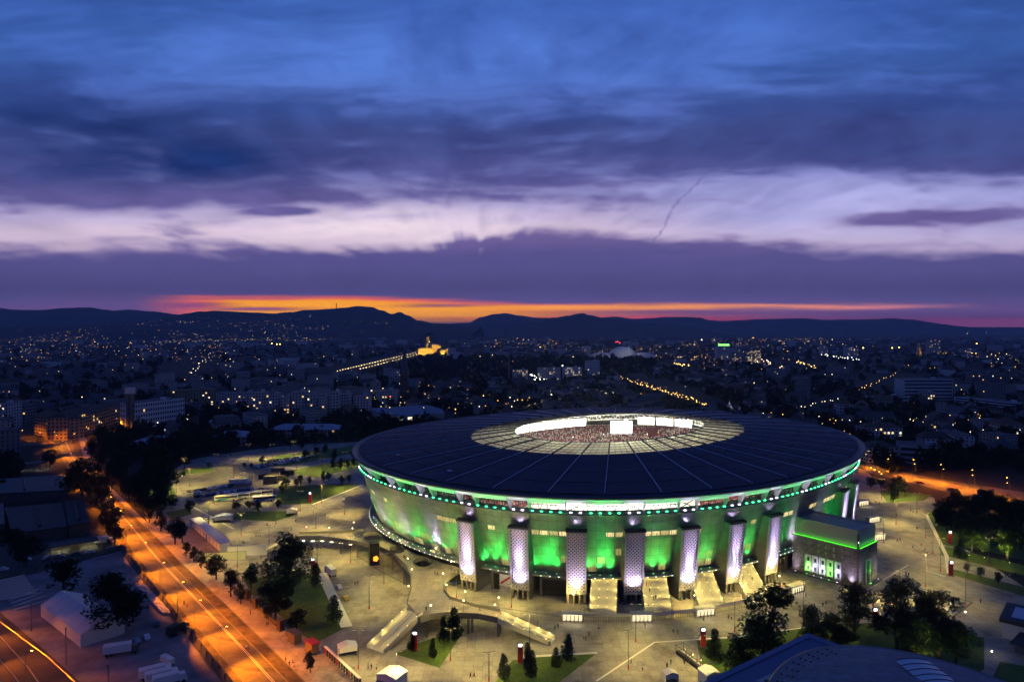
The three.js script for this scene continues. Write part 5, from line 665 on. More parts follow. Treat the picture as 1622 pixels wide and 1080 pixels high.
{ // flat fountain field of pale stones
  const r = rng(9), pts = GG([[1459, 953], [1473, 944.7], [1513, 956.5], [1501, 967.5]]), c = pts[0].clone().add(pts[2]).multiplyScalar(.5), g = thing('fountain', 'flat fountain field of pale wet stones in the square', 'fountain', c);
  part(g, 'basin', slab(pts.map((p) => p.clone().sub(c)), .02, .06), std(rgb(.3, .3, .29), .3)); const sg = [new RoundedBoxGeometry(.9, .12, .6, 1, .05), new RoundedBoxGeometry(.6, .14, .5, 1, .05)];
  for (let i = 0; i < 150; i++) { const u = r(), v = r(), p = pts[0].clone().lerp(pts[3], u).lerp(pts[1].clone().lerp(pts[2], u), v).sub(c); const m = part(g, 'stone', sg[i % 2], M.line); m.position.set(p.x, .1, p.z); m.rotation.y = r() * 3; }
}
for (const [x, y] of [[1530, 975], [1572, 1038]]) { const p = G(x, y), g = thing('bollard_light', x < 1550 ? 'low glowing bollard beside the dark trees' : 'low glowing bollard at the path corner near the white pavilion', 'bollard light', p); part(g, 'post', cyl(.1, .1, 1.2, 0, .6, 0), M.pole); part(g, 'lamp', new THREE.SphereGeometry(.22, 10, 8).translate(0, 1.35, 0), glow(1, .85, .6, 14)); point(p.clone().setY(1.35), rgb(1, .8, .5), 14, 8); }
{ // ground spots that light the park trees from below
  for (const [x, y, tx, ty, I] of [[1536, 879, 1540, 873, 2600], [1600, 891, 1596, 885, 2600], [1560, 883, 1556, 877, 1200], [1462, 1062, 1470, 1050, 900]]) { const p = G(x, y, .3), t = G(tx, ty).setY(9), g = thing('tree_spotlight', `small ground spotlight ${x < 1500 ? 'under the trees before the domed roof' : x < 1550 ? 'under the lit park tree nearest the square' : x < 1580 ? 'under the smallest lit park tree' : 'under the lit park tree at the right edge'}`, 'spotlight', p.clone().setY(0)); part(g, 'housing', cyl(.2, .2, .3, 0, .15, 0, 10), M.pole); part(g, 'lens', cyl(.16, .16, .04, 0, .32, 0, 10), glow(.9, 1, .4, 6)); spot(p.clone().setY(.5), t, rgb(.9, .95, .3), I, .9, .7, 8); }
}
// ---------------------------------------------------------------- yard at the lower left
{
  // boundary wall between the yard and the avenue, and along the north side
  const wallRun = (pts, h, label, mat) => { const g = thing('boundary_wall', label, 'wall', pts[0]); for (let i = 0; i < pts.length - 1; i++) { const a = pts[i].clone().sub(pts[0]), b = pts[i + 1].clone().sub(pts[0]), n = Math.max(1, Math.round(a.distanceTo(b) / 6)); for (let k = 0; k < n; k++) { const p = a.clone().lerp(b, k / n), q = a.clone().lerp(b, (k + .97) / n); part(g, 'wall_panel', bar(p.setY(h / 2), q.setY(h / 2), .25, h), mat); part(g, 'post', bx(.4, h + .3, .4, a.clone().lerp(b, k / n).x, (h + .3) / 2, a.clone().lerp(b, k / n).z), M.concreteDark); } } };
  wallRun(GG([[191, 870], [222, 912], [264, 965], [302, 1011], [356, 1080], [400, 1140]]), 2.4, 'dark boundary wall between the earth yard and the avenue', M.concreteDark);
  wallRun(GG([[191, 870], [110, 894], [0, 920], [-60, 934]]), 2.2, 'dark boundary wall along the north side of the earth yard', M.concreteDark);
  // gabled white tent hall
  const A = G(64, 976), B = G(127, 1026), C = G(154, 1010), ex = B.clone().sub(A), L = ex.length(), t = Math.atan2(-ex.z, ex.x), W = 13.5, g = thing('tent_hall', 'large white gabled storage tent in the earth yard', 'tent', A, null, t), sheet = std(rgb(.68, .66, .64), .7), e = 4.2, rd = 7.4;
  for (const s of [0, 1]) part(g, 'roof_sheet', grid((u, v) => ({ x: u * L, y: lerp(e, rd, v) - .12 * Math.abs(Math.sin(u * Math.PI * 6)), z: -(s ? W - v * W / 2 : v * W / 2), u: u * L, v: v * 8 }), 36, 4), sheet);
  for (const z of [0, -W]) part(g, 'side_wall', grid((u, v) => ({ x: u * L, y: v * e, z: z + (z ? .02 : -.02) }), 12, 1), sheet);
  for (const x of [.02, L - .02]) part(g, 'gable_wall', new THREE.ShapeGeometry(new THREE.Shape([[0, 0], [W, 0], [W, e], [W / 2, rd], [0, e]].map(([a, b]) => new THREE.Vector2(a, b)))).rotateY(Math.PI / 2).translate(x, 0, 0), sheet);
  for (let i = 0; i <= 6; i++) part(g, 'rib', merge([bar(V3(i * L / 6, e, .02), V3(i * L / 6, rd + .06, -W / 2), .12), bar(V3(i * L / 6, rd + .06, -W / 2), V3(i * L / 6, e, -W - .02), .12)]), M.white);
  // stacked pipes and beams
  const pipeM = std(rgb(.62, .55, .52), .6), r = rng(2);
  for (let i = 0; i < 9; i++) { const p = G(-25, 926 + i * 3.6, .5), q = G(38 + i * 2.4, 912 + i * 3.4, .5); const o = solo('long_pipe', '', 'pipe', rod(p.clone().sub(p), q.clone().sub(p), .5, .5, 12), pipeM, p, 'pipes stacked in the yard'); later(o, 'long pale pipe lying in the yard', 'pipe'); }
  for (let i = 0; i < 4; i++) { const p = G(14 + i * 3, 951 + i * 5, .35), q = G(62 + i * 4, 933 + i * 6, .35); const o = solo('long_beam', '', 'beam', bar(p.clone().sub(p), q.clone().sub(p), .6, .5), pipeM, p, 'beams in the yard'); later(o, 'pale timber beam lying in the yard', 'beam'); }
  for (let i = 0; i < 54; i++) { const row = i % 3, k = Math.floor(i / 3), p = G(222 + k * 2.3 + row * 4.4 - 3, 931 + k * 2.45 - row * .2); const o = solo('stone_block', '', 'stone block', new RoundedBoxGeometry(1.5 + r() * .4, .8 + r() * .5, 1.1, 1, .08).translate(0, .5, 0), std(rgb(.5, .46, .44), .9), p, 'stone blocks along the yard wall', r() * .4 - .8); later(o, 'pale stone block stacked along the yard wall', 'block'); }
  for (let i = 0; i < 12; i++) { const p = G(196 + r() * 24, 917 + r() * 10); const o = solo('rubble_block', '', 'stone block', new RoundedBoxGeometry(1.6, .9 + r(), 1.2, 1, .1).translate(0, .5, 0), std(rgb(.35, .32, .31), .9), p, 'rubble in the yard', r() * 3); later(o, 'broken block in the rubble heap of the yard', 'rubble'); }
  // carport with flat dark roof
  const ca = G(80, 878), cb = G(155, 866), cl = ca.distanceTo(cb), ct = Math.atan2(-(cb.z - ca.z), cb.x - ca.x), cp = thing('carport', 'open carport with flat dark roof and cars beneath', 'carport', ca.clone().lerp(cb, .5), null, ct);
  part(cp, 'roof', new RoundedBoxGeometry(cl, .4, 8, 1, .06).translate(0, 3.6, -2), M.dark); part(cp, 'back_wall', bx(cl, 3.2, .2, 0, 1.6, -5.6), M.concrete); for (let i = 0; i < 6; i++) part(cp, 'post', bx(.2, 3.4, .2, -cl / 2 + .3 + i * (cl - .6) / 5, 1.7, 1.6), M.steel); for (const x of [-cl * .3, .3 * cl]) { part(cp, 'ceiling_lamp', bx(2, .1, .3, x, 3.34, -1.5), glow(1, .9, .55, 8)); const wp = V3(x, 3.2, -1.5).applyAxisAngle(V3(0, 1, 0), ct).add(cp.position); spot(wp, wp.clone().setY(0), rgb(1, .9, .5), 70, 1.35, .5, 8); }
  // railway tracks
  const ballast = struct('railway_bed', flat(GG([[-80, 960], [0, 970], [70, 1030], [160, 1110], [-60, 1180]]), .02), std(rgb(.3, .25, .22), .95, { map: T.dirt }));
  const railS = std(rgb(.35, .3, .27), .3, { metalness: .9 });
  [[[-20, 972], [75, 1042], [150, 1112]], [[-20, 988], [44, 1059], [80, 1112]], [[-30, 1016], [20, 1070], [50, 1112]]].forEach((pts, i) => { const P = GG(pts), tr = thing('railway_track', ['railway track next to the tent hall', 'middle railway track in the corner', 'railway track in the outermost corner'][i], 'railway track', P[0]); const side = V3(.6, 0, .45).multiplyScalar(.95); for (const s of [-1, 1]) part(tr, 'rail', merge([0, 1].map((k) => bar(P[k].clone().sub(P[0]).addScaledVector(side, s).setY(.3), P[k + 1].clone().sub(P[0]).addScaledVector(side, s).setY(.3), .12, .16))), railS); const sl = []; for (let k = 0; k < 2; k++) { const n = Math.round(P[k].distanceTo(P[k + 1]) / .8); for (let q = 0; q < n; q++) { const p = P[k].clone().lerp(P[k + 1], q / n).sub(P[0]); sl.push(bx(2.5, .14, .26, p.x, .13, p.z, -.65)); } } part(tr, 'sleepers', merge(sl), M.bark).userData.kind = 'stuff'; });
  for (const [x, y, ty, l] of [[49, 1000, 964, 'pale mast beside the tracks near the beams'], [104, 1053, 1004, 'pale mast beside the tracks below the tent hall'], [171, 1090, 1058, 'pale mast beside the tracks near the trailer']]) { const p = G(x, y), h = (y - ty) / FOC * p.length(); const g2 = thing('track_mast', l, 'mast', p); part(g2, 'mast', bx(.22, h, .22, 0, h / 2, 0), M.concrete); part(g2, 'cap', bx(.4, .3, .4, 0, h, 0), M.steel); }
  // long sheds left of the avenue
  const shed = (pts, h, label, mat, roofMat) => { const P = GG(pts), o = P[0].clone(), g3 = thing('long_shed', label, 'shed', o); const q = P.map((p) => p.clone().sub(o)); part(g3, 'wall', slab(q, 0, h), mat); const c = q.reduce((a, p) => a.add(p), V3()).multiplyScalar(1 / q.length); part(g3, 'roof', slab(q.map((p) => p.clone().sub(c).multiplyScalar(1.03).add(c)), h, h + .5), roofMat); const n1 = q[0].clone().lerp(q[1], .5), n2 = q[2].clone().lerp(q[3], .5); part(g3, 'ridge_vent', bar(n1.clone().lerp(n2, .1).setY(h + .9), n1.clone().lerp(n2, .9).setY(h + .9), 1.4, .9), roofMat); };
  const rf = std(rgb(.1, .11, .14), .7, { map: T.roofing }), rf2 = std(rgb(.2, .21, .26), .6, { map: T.roofing });
  shed([[-30, 800], [105, 792], [100, 768], [-30, 776]], 6, 'long dark shed roof nearest the avenue trees', M.concreteDark, rf2); shed([[20, 862], [105, 850], [96, 812], [8, 820]], 5, 'low black shed between the carport and the sheds', M.concreteDark, rf); shed([[108, 852], [142, 846], [130, 808], [102, 812]], 6, 'black shed beside the dark avenue trees', M.concreteDark, rf); shed([[-40, 748], [20, 745], [18, 722], [-40, 724]], 7, 'dark flat roofed station block at the picture edge', M.concreteDark, rf); shed([[-30, 850], [6, 846], [4, 812], [-30, 816]], 5, 'pale roofed shed at the picture edge above the carport', M.concreteDark, rf2);
  { const a = G(18, 747), b = G(78, 741), L2 = a.distanceTo(b), t2 = Math.atan2(-(b.z - a.z), b.x - a.x), g4 = thing('station_canopy', 'station canopy with a row of white lamps', 'canopy', a.clone().lerp(b, .5), null, t2); part(g4, 'roof', bx(L2, .4, 9, 0, 5, 0), rf2); for (let i = 0; i < 6; i++) { part(g4, 'post', bx(.25, 4.8, .25, -L2 / 2 + 2 + i * (L2 - 4) / 5, 2.4, 3), M.steel); part(g4, 'ceiling_lamp', bx(1.6, .12, .5, -L2 / 2 + 2 + i * (L2 - 4) / 5, 4.7, 1), glow(1, .95, .85, 9)); } for (const f of [-.3, .3]) { const wp = V3(f * L2, 4.4, 2).applyAxisAngle(V3(0, 1, 0), t2).add(g4.position); spot(wp, wp.clone().setY(0), rgb(1, .93, .8), 150, 1.35, .5, 8); } }
}
// ---------------------------------------------------------------- domed sports hall in the lower right corner, its annex, and the white pavilion
{
  const blue = std(rgb(.55, .68, 1), .6, { map: rep(T.roofing, 9) }), hall = thing('domed_hall', 'blue domed sports hall roof with arched skylight in the corner', 'building', V3(86, 0, -112));
  part(hall, 'roof', grid((u, v) => { const t = u * 2 * Math.PI, q = 1 - v, x = 38 * q * Math.cos(t), z = 60 * q * Math.sin(t); return { x, y: 24 + 5.5 * (1 - Math.pow(q, 2.4)), z, u: x, v: z }; }, 96, 20), blue);
  part(hall, 'wall', grid((u, v) => { const t = u * 2 * Math.PI; return { x: 37.4 * Math.cos(t), y: v * 24, z: 59.4 * Math.sin(t), u: u * 300, v: v * 24 }; }, 96, 2), std(rgb(.3, .31, .33), .7));
  part(hall, 'eaves', grid((u, v) => { const t = u * 2 * Math.PI, q = [[1.0, 23.7], [1.012, 24], [1.0, 24.3], [.985, 24.15]][Math.round(v * 3)]; return { x: 38 * q[0] * Math.cos(t), y: q[1], z: 60 * q[0] * Math.sin(t) }; }, 96, 3), std(rgb(.12, .13, .16), .5));
  { const sk = part(hall, 'skylight', grid((u, v) => { const a = (v - .5) * 2.2; return { x: lerp(-3.8, 3.8, v) + 7.2, y: 27.1 + .9 * Math.cos(a) + u * .3, z: lerp(-45.5, -33, u) }; }, 10, 8), std(rgb(.5, .56, .66), .25)); part(sk, 'rib', merge([0, .2, .4, .6, .8, 1].map((u) => merge(Array.from({ length: 8 }, (_, i) => { const P = (v) => V3(lerp(-3.8, 3.8, v) + 7.2, 27.16 + .9 * Math.cos((v - .5) * 2.2) + u * .3, lerp(-45.5, -33, u)); return bar(P(i / 8), P((i + 1) / 8), .12); })))), M.dark); }
  const vents = new THREE.BoxGeometry(.5, .18, .3); for (let row = 0; row < 3; row++) for (let i = 0; i < 18; i++) { const q = .97 - row * .03, t = Math.PI * (1.58 - (i + 2) * .026) - .28, x = 38 * q * Math.cos(t), z = 60 * q * Math.sin(t), m = part(hall, 'roof_vent', vents, M.dark); m.position.set(x, 24.15 + 5.5 * (1 - Math.pow(q, 2.4)), z); }
  const far = V3(86, 0, -196), d1 = V3(-21.5, 0, 15.5).normalize(), d2 = V3(15.5, 0, 21.5).normalize(), t = Math.atan2(-d1.z, d1.x), an = thing('annex', 'flat roofed annex with parapet and roof machines beside the domed hall', 'building', far, null, t + Math.PI);
  const L = 62, W = 34, par = std(rgb(.22, .27, .42), .7); // local +x points back along -d1, z across
  const P = (a, b) => d1.clone().multiplyScalar(a).addScaledVector(d2, b); an.rotation.y = 0;
  part(an, 'block', slab([P(0, 0), P(L, 0), P(L, W), P(0, W)], 0, 15.4), std(rgb(.16, .2, .32), .8)); for (const [a, b, c, d] of [[0, 0, L, 0], [0, 0, 0, W], [L, 0, L, W]]) part(an, 'parapet', bar(P(a, b).setY(15.9), P(c, d).setY(15.9), .5, 1.2), par);
  const turn = Math.atan2(-d1.z, d1.x); for (const [a, b, w, h, d] of [[12, 10, 6, 2.2, 4], [20, 8, 5, 1.8, 3.4], [14, 17, 7, 1.5, 3], [26, 12, 4, 2.4, 4], [22, 18, 9, 1.4, 4], [34, 10, 6, 2, 4]]) { const q = P(a, b), m = part(an, 'roof_machine', new RoundedBoxGeometry(w, h, d, 1, .08).translate(0, h / 2, 0), std(rgb(.4, .42, .46), .6)); m.position.set(q.x, 15.4, q.z); m.rotation.y = turn; const f = part(m, 'fan', cyl(.7, .7, .2, -w / 5, h + .1, 0, 14), M.dark); part(m, 'fan', cyl(.7, .7, .2, w / 5, h + .1, 0, 14), M.dark); }
  { const a = V3(165, 0, -229), e1 = V3(12, 0, -13).normalize(), e2 = V3(13, 0, 12).normalize(), Q = (u, v) => e1.clone().multiplyScalar(u).addScaledVector(e2, v), pv = thing('pavilion', 'white pavilion with flat black roof and pale roof light at the corner', 'building', a), rfm = std(rgb(.04, .045, .055), .7); part(pv, 'wall', slab([Q(.8, .8), Q(17, .8), Q(17, 30), Q(.8, 30)], 0, 5.6), M.white); part(pv, 'roof', slab([Q(0, 0), Q(18, 0), Q(18, 31), Q(0, 31)], 5.6, 7), rfm); part(pv, 'roof_light', slab([Q(3, 3), Q(14, 3), Q(14, 12), Q(3, 12)], 7, 7.25), std(rgb(.3, .42, .55), .3)); part(pv, 'window_band', slab([Q(.7, 6), Q(.9, 6), Q(.9, 18), Q(.7, 18)], 1.2, 3.4), M.glassDark); }
  { const g = thing('shadow_roof', 'low dark roofed shelter below the white pavilion', 'shelter', G(1560, 1020)); part(g, 'roof', bx(14, .4, 10, 12, 3.4, 6, .7), std(rgb(.07, .05, .045), .8)); for (const [x, z] of [[6, 6], [17, 4], [10, 11]]) part(g, 'post', bx(.3, 3.2, .3, x, 1.6, z), M.steel); }
}
// ---------------------------------------------------------------- the city
const wallTones = [[.3, .29, .28], [.4, .37, .35], [.2, .2, .21], [.46, .43, .4], [.33, .3, .29], [.55, .54, .53]].map((c) => std(rgb(...c), .9)), roofTones = [[.1, .06, .045], [.08, .05, .045], [.07, .07, .075], [.12, .075, .05], [.06, .06, .07]].map((c) => std(rgb(...c), .85));
const winDark = std(rgb(.03, .035, .045), .25), winLit = [glow(1, .72, .32, 1.3), glow(1, .86, .6, 1.5), glow(1, .6, .2, 1.1)];
const occupied = [];
const isFree = (x, z, r) => { for (const [a, b, q] of occupied) if ((x - a) ** 2 + (z - b) ** 2 < (q + r) ** 2) return false; return true; };
const hip = (w, d, h, k) => { const g = new THREE.BufferGeometry(), a = w / 2, b = d / 2, r = Math.max(0, a - b * k), P = [[-a, 0, b], [a, 0, b], [a, 0, -b], [-a, 0, -b], [-r, h, 0], [r, h, 0]], F = [[0, 1, 5], [0, 5, 4], [1, 2, 5], [2, 3, 4], [2, 4, 5], [3, 0, 4]]; g.setAttribute('position', new THREE.Float32BufferAttribute(F.flatMap((f) => f.flatMap((i) => P[i])), 3)); g.setAttribute('uv', new THREE.Float32BufferAttribute(new Array(F.length * 6).fill(0), 2)); g.computeVertexNormals(); return g; };
// a building whose front runs between two points seen at its foot
function building(x0, x1, y, h, d, label, o = {}) {
  const a = G(x0, y), b = G(x1, o.y1 ?? y), c = a.clone().lerp(b, .5), w = a.distanceTo(b), t = Math.atan2(-(b.z - a.z), b.x - a.x), g = thing(o.name || 'city_building', label, o.cat || 'building', c, o.group || null, t); occupied.push([c.x, c.z - d / 2, Math.max(w, d) * .62]);
  part(g, 'wall', bx(w, h, d, 0, h / 2, -d / 2), o.wall || wallTones[o.tone || 0]);
  const rf = part(g, 'roof', o.roof === 'hip' ? hip(w + 1, d + 1, o.rh || 4, .9).translate(0, h, -d / 2) : bx(w - .6, .35, d - .6, 0, h + .18, -d / 2), o.roofMat || (o.roof === 'hip' ? roofTones[(x0 | 0) % 5] : roofTones[2]));
  if (o.roof !== 'hip') { part(rf, 'parapet', merge([bx(w, .7, .3, 0, h + .36, -.15), bx(w, .7, .3, 0, h + .36, -d + .15)]), o.wall || wallTones[o.tone || 0]); part(rf, 'stair_head', bx(Math.min(5, w / 4), 2.6, 4, w * .2, h + 1.6, -d / 2), o.wall || wallTones[o.tone || 0]); } else part(rf, 'chimney', merge([bx(.9, 2, .9, w * .2, h + (o.rh || 4) * .8, -d / 2), bx(.9, 2, .9, -w * .25, h + (o.rh || 4) * .8, -d / 2)]), M.concreteDark);
  const fl = o.floors || Math.max(1, Math.round(h / 3.3)), nc = Math.max(2, Math.round(w / (o.bay || 3.6))), fh = h / fl, r = rng(x0 * 31 + y * 7 | 0), dk = [], pane = (x, yy, ww, hh) => bx(ww, hh, .16, x, yy, .03);
  const ww = Math.min(w / nc * (o.ww || .5), 3.2), hh = fh * (o.hh || .5);
  const side = []; for (let i = 0; i < fl; i++) { if (o.band) { dk.push(pane(0, (i + .55) * fh, w * .96, hh)); continue; } for (let k = 0; k < nc; k++) { const x = (k + .5) * w / nc - w / 2, yy = (i + .55) * fh; if (r() < (o.lit ?? .05)) { const m = part(g, 'lit_window', pane(x, yy, ww, hh), winLit[Math.floor(r() * 3)]); } else dk.push(pane(x, yy, ww, hh)); } const ns = Math.max(1, Math.round(d / 4)); for (let k = 0; k < ns; k++) for (const s of [-1, 1]) dk.push(bx(.16, hh, ww, s * (w / 2 + .0), (i + .55) * fh, -(k + .5) * d / ns)); }
  if (dk.length) part(g, 'window_grid', merge(dk), winDark).userData.kind = 'stuff';
  return { g, c, w, t, a, b };
}
const office = std(rgb(.66, .67, .7), .8), panelW = std(rgb(.58, .54, .53), .9), ochre = std(rgb(.42, .3, .18), .9);
building(214, 292, 680, 26, 22, 'long pale office block with rows of square windows', { wall: office, y1: 668, bay: 3, lit: .03, floors: 5 });
building(106, 204, 697, 21, 18, 'long orange lit corner building on the crossroads, boulevard wing', { wall: ochre, y1: 668, roof: 'hip', rh: 5, lit: .04 });
building(53, 103, 688, 19, 16, 'orange lit corner building on the crossroads, street wing', { wall: ochre, y1: 697, roof: 'hip', rh: 5, lit: .02 });
building(-14, 12, 680, 26, 20, 'pale apartment block at the left picture edge', { wall: panelW, lit: .1 }); building(18, 40, 672, 20, 18, 'dark apartment block with a lit stairwell beside the crossroads', { tone: 2, lit: .2 });
building(272, 342, 646, 22, 20, 'orange tinted apartment house behind the pale office block', { wall: ochre, lit: .04, y1: 642 }); building(346, 412, 650, 22, 18, 'grey apartment house behind the round white tent', { wall: panelW, lit: .05 });
{ const p = G(206, 680), g = thing('slender_tower', 'slender concrete tower with pale square top', 'tower', p); part(g, 'shaft', merge([bx(2.2, 40, 5, -2, 20, 0), bx(2.2, 40, 5, 2, 20, 0), ...Array.from({ length: 8 }, (_, i) => bx(2.4, .6, 4, 0, 4 + i * 4.8, 0))]), M.concrete); part(g, 'top_box', bx(7, 6, 7, 0, 40, 0), std(rgb(.6, .6, .62), .8)); }
const blockLabels = ['first', 'second', 'third', 'fourth', 'fifth', 'sixth', 'seventh', 'eighth', 'ninth'];
[[400, 418], [421, 440], [444, 458], [462, 482], [486, 500], [505, 518], [522, 536], [540, 552], [560, 584]].forEach(([a, b], i) => building(a, b, 664 - (i > 6 ? 2 : 0), 31 - (i % 3) * 3, 16, `pale slab apartment block, ${blockLabels[i]} from the round tent in the row`, { wall: panelW, lit: .09, bay: 3.4, group: 'row of slab apartment blocks' }));
building(586, 600, 640, 30, 16, 'tall grey apartment block behind the saw roof hall', { tone: 1, lit: .07 }); building(596, 626, 648, 24, 20, 'low grey block beside the saw roof hall', { tone: 5, lit: .03 });
{ const p = G(630, 672), g = thing('sawtooth_hall', 'factory hall with blue saw tooth roof and lit end windows', 'hall', p, null, .5); occupied.push([p.x + 30, p.z - 30, 60]); part(g, 'wall', bx(70, 9, 50, 20, 4.5, -25), wallTones[1]); const rm = std(rgb(.25, .28, .36), .5); for (let i = 0; i < 6; i++) { const z = -4 - i * 8.4; part(g, 'roof_bay', grid((u, v) => ({ x: lerp(-15, 55, u), y: 9 + 4.2 * v, z: z + 4 - 8.2 * v }), 1, 1), rm); part(g, 'roof_glazing', grid((u, v) => ({ x: lerp(-15, 55, u), y: 9 + 4.2 * v, z: z - 4.2 }), 1, 1), std(rgb(.5, .55, .62), .2)); } for (const [x, w] of [[-10, 4], [2, 6], [14, 5], [26, 3]]) part(g, 'lit_window', bx(w, 3, .1, x, 5.5, .06), winLit[1]); }
building(580, 628, 676, 10, 24, 'low concrete hall with a glowing entrance beside the saw roof', { tone: 5, lit: .16, floors: 2 });
{ const p = G(641, 634), g = thing('church', 'dark church with tall pointed spire above the roofs', 'church', p); occupied.push([p.x, p.z, 30]); const st = std(rgb(.12, .085, .07), .9), sp = std(rgb(.09, .1, .12), .7); part(g, 'nave', bx(22, 20, 44, 4, 10, -22), st); part(g, 'nave_roof', hip(24, 46, 10, .1).rotateY(0).translate(4, 20, -22), sp); part(g, 'tower', bx(11, 40, 11, 0, 20, 4), st); part(g, 'spire', new THREE.ConeGeometry(6.4, 34, 8).translate(0, 57, 4), sp); for (const [x, z] of [[-5, 9], [5, 9], [-5, -1], [5, -1]]) part(g, 'pinnacle', new THREE.ConeGeometry(1.3, 9, 6).translate(x, 44, z), sp); for (const s of [-2.4, 2.4]) part(g, 'belfry_window', bx(1.6, 7, .3, s, 33, 9.55), M.dark); }
// tents and halls beyond the car park
{ const p = G(350, 676), g = thing('round_tent', 'round white tent roof among the trees beyond the car park', 'tent', p); part(g, 'roof', new THREE.LatheGeometry([[0, 10], [3, 9.6], [9, 8], [15, 5.5], [15.6, 5]].map(([a, b]) => new THREE.Vector2(a, b)), 16), std(rgb(.55, .57, .62), .7)); part(g, 'wall', new THREE.CylinderGeometry(15, 15, 5.4, 16, 1, true).translate(0, 2.7, 0), std(rgb(.3, .32, .36), .8)); occupied.push([p.x, p.z, 22]); }
for (const [x0, x1, y, h, l] of [[331, 388, 706, 8, 'gabled pale hall roof among the trees behind the car park'], [424, 536, 692, 7, 'wide low hall roof beyond the crowded car park'], [205, 268, 712, 6, 'wide flat school roof behind the avenue trees'], [185, 216, 720, 6, 'pale end wall of the school beside the avenue trees']]) building(x0, x1, y, h, 26, l, { roof: 'hip', rh: 4, roofMat: std(rgb(.3, .33, .4), .6), tone: 1, lit: .02, floors: 2 });
// right side
building(1432, 1510, 634, 30, 24, 'large white slab hospital with banded windows', { wall: std(rgb(.5, .52, .56), .8), band: true, floors: 6, hh: .42 }); building(1462, 1482, 637, 14, 10, 'small cream lit block in front of the white hospital', { wall: std(rgb(.6, .55, .42), .8), lit: .25 }); building(1380, 1440, 640, 10, 16, 'long low white wing left of the hospital', { wall: office, band: true, floors: 2 }); building(1512, 1640, 640, 10, 18, 'long low white wing right of the hospital', { wall: office, y1: 655, band: true, floors: 3 });
building(1426, 1500, 733, 13, 26, 'banded office building behind the orange road', { wall: std(rgb(.42, .43, .46), .8), band: true, floors: 3, y1: 738 }); building(1376, 1424, 733, 12, 18, 'beige house row behind the orange road lamps', { wall: panelW, lit: .1, roof: 'hip' }); building(1368, 1430, 700, 13, 16, 'row of pale houses with three lit windows beyond the stadium rim', { wall: panelW, lit: .14, roof: 'hip' });
building(1330, 1352, 664, 17, 14, 'white gabled house above the stadium rim', { wall: std(rgb(.5, .52, .55), .8), roof: 'hip', rh: 5, lit: .02 }); building(1356, 1392, 668, 11, 16, 'low house with pale wall beside the white gabled house', { tone: 3, roof: 'hip', lit: .04 }); building(1502, 1518, 696, 9, 12, 'small white gabled shed in the dark gardens', { wall: std(rgb(.55, .57, .6), .8), roof: 'hip', lit: 0 }); building(1588, 1622, 700, 16, 18, 'cream villa with stepped gable at the right edge', { wall: std(rgb(.45, .4, .36), .85), roof: 'hip', rh: 6, lit: .05 }); building(1450, 1490, 690, 10, 14, 'low dark roofed house in the gardens before the hospital', { tone: 4, roof: 'hip', lit: .05 });
building(1473, 1491, 566, 62, 22, 'residential tower standing alone on the far plain', { wall: panelW, lit: .05 }); { const q = building(1137, 1156, 576, 52, 26, 'pale high block with a green lit sign on top', { wall: office, lit: .04 }); part(q.g, 'green_sign', bx(q.w * .9, 5, .5, 0, 55, .2), glow(.25, 1, .15, 2.5)); }
building(1160, 1178, 579, 36, 20, 'dark block beside the high block with the green sign', { tone: 1, lit: .06 }); building(1184, 1206, 578, 40, 20, 'construction block with bright site lights on the far plain', { tone: 3, lit: .3 }); building(1240, 1258, 583, 34, 20, 'dark square block on the far plain', { tone: 2, lit: .03 }); building(1302, 1312, 566, 40, 20, 'thin pale tower among the lights', { wall: office, lit: .1 }); building(1340, 1360, 567, 36, 18, 'pale wide tower among the lights', { wall: office, lit: .07 }); building(1526, 1540, 568, 34, 16, 'pink apartment tower far right', { wall: panelW, lit: .05 }); building(1541, 1600, 612, 20, 20, 'dark brick apartment block far right', { tone: 2, lit: .04 });
building(928, 950, 597, 34, 20, 'square office block with a bright edge in the dark park', { wall: office, lit: .03 }); building(812, 836, 606, 24, 20, 'building shell with lit floors beside the thin mast', { tone: 5, lit: .25, hh: .3 }); building(852, 888, 604, 26, 20, 'long building shell under bright site lights', { tone: 5, lit: .2, hh: .3 }); building(892, 922, 603, 26, 20, 'white framed museum shell beside the site lights', { wall: office, lit: .2, hh: .3 }); building(963, 984, 611, 14, 20, 'pale small hall at the edge of the dark park', { wall: office, lit: .02 });
{ const p = G(806, 608), g = thing('thin_mast', 'thin tall lattice mast above the dark park', 'mast', p); part(g, 'shaft', cyl(1.5, .8, 62, 0, 31, 0, 8), M.steel); part(g, 'platform', cyl(2.2, 2.2, 1.4, 0, 60, 0, 12), M.steel); }
{ const p = G(986, 566), g = thing('white_dome', 'wide white dome with side vaults on the far side of the park', 'dome', p), w = std(rgb(.62, .62, .66), .7); part(g, 'dome', new THREE.SphereGeometry(52, 24, 8, 0, 6.283, 0, 1.57).scale(1, .75, .6), w); for (const s of [-1, 1]) part(g, 'vault', new THREE.SphereGeometry(36, 20, 8, 0, 6.283, 0, 1.57).scale(1.3, .5, .6).translate(s * 74, 0, 0), w); occupied.push([p.x, p.z, 130]); part(g, 'floodlight', merge([bx(2, 1, 1, 0, 41, 130), bx(.6, 40.5, .6, 0, 20.2, 130)]), glow(1, .95, .9, .6)); spot(p.clone().add(V3(0, 42, 129)), p.clone().add(V3(0, 20, 0)), rgb(1, .95, .9), 5200, .9, .8, 30); }
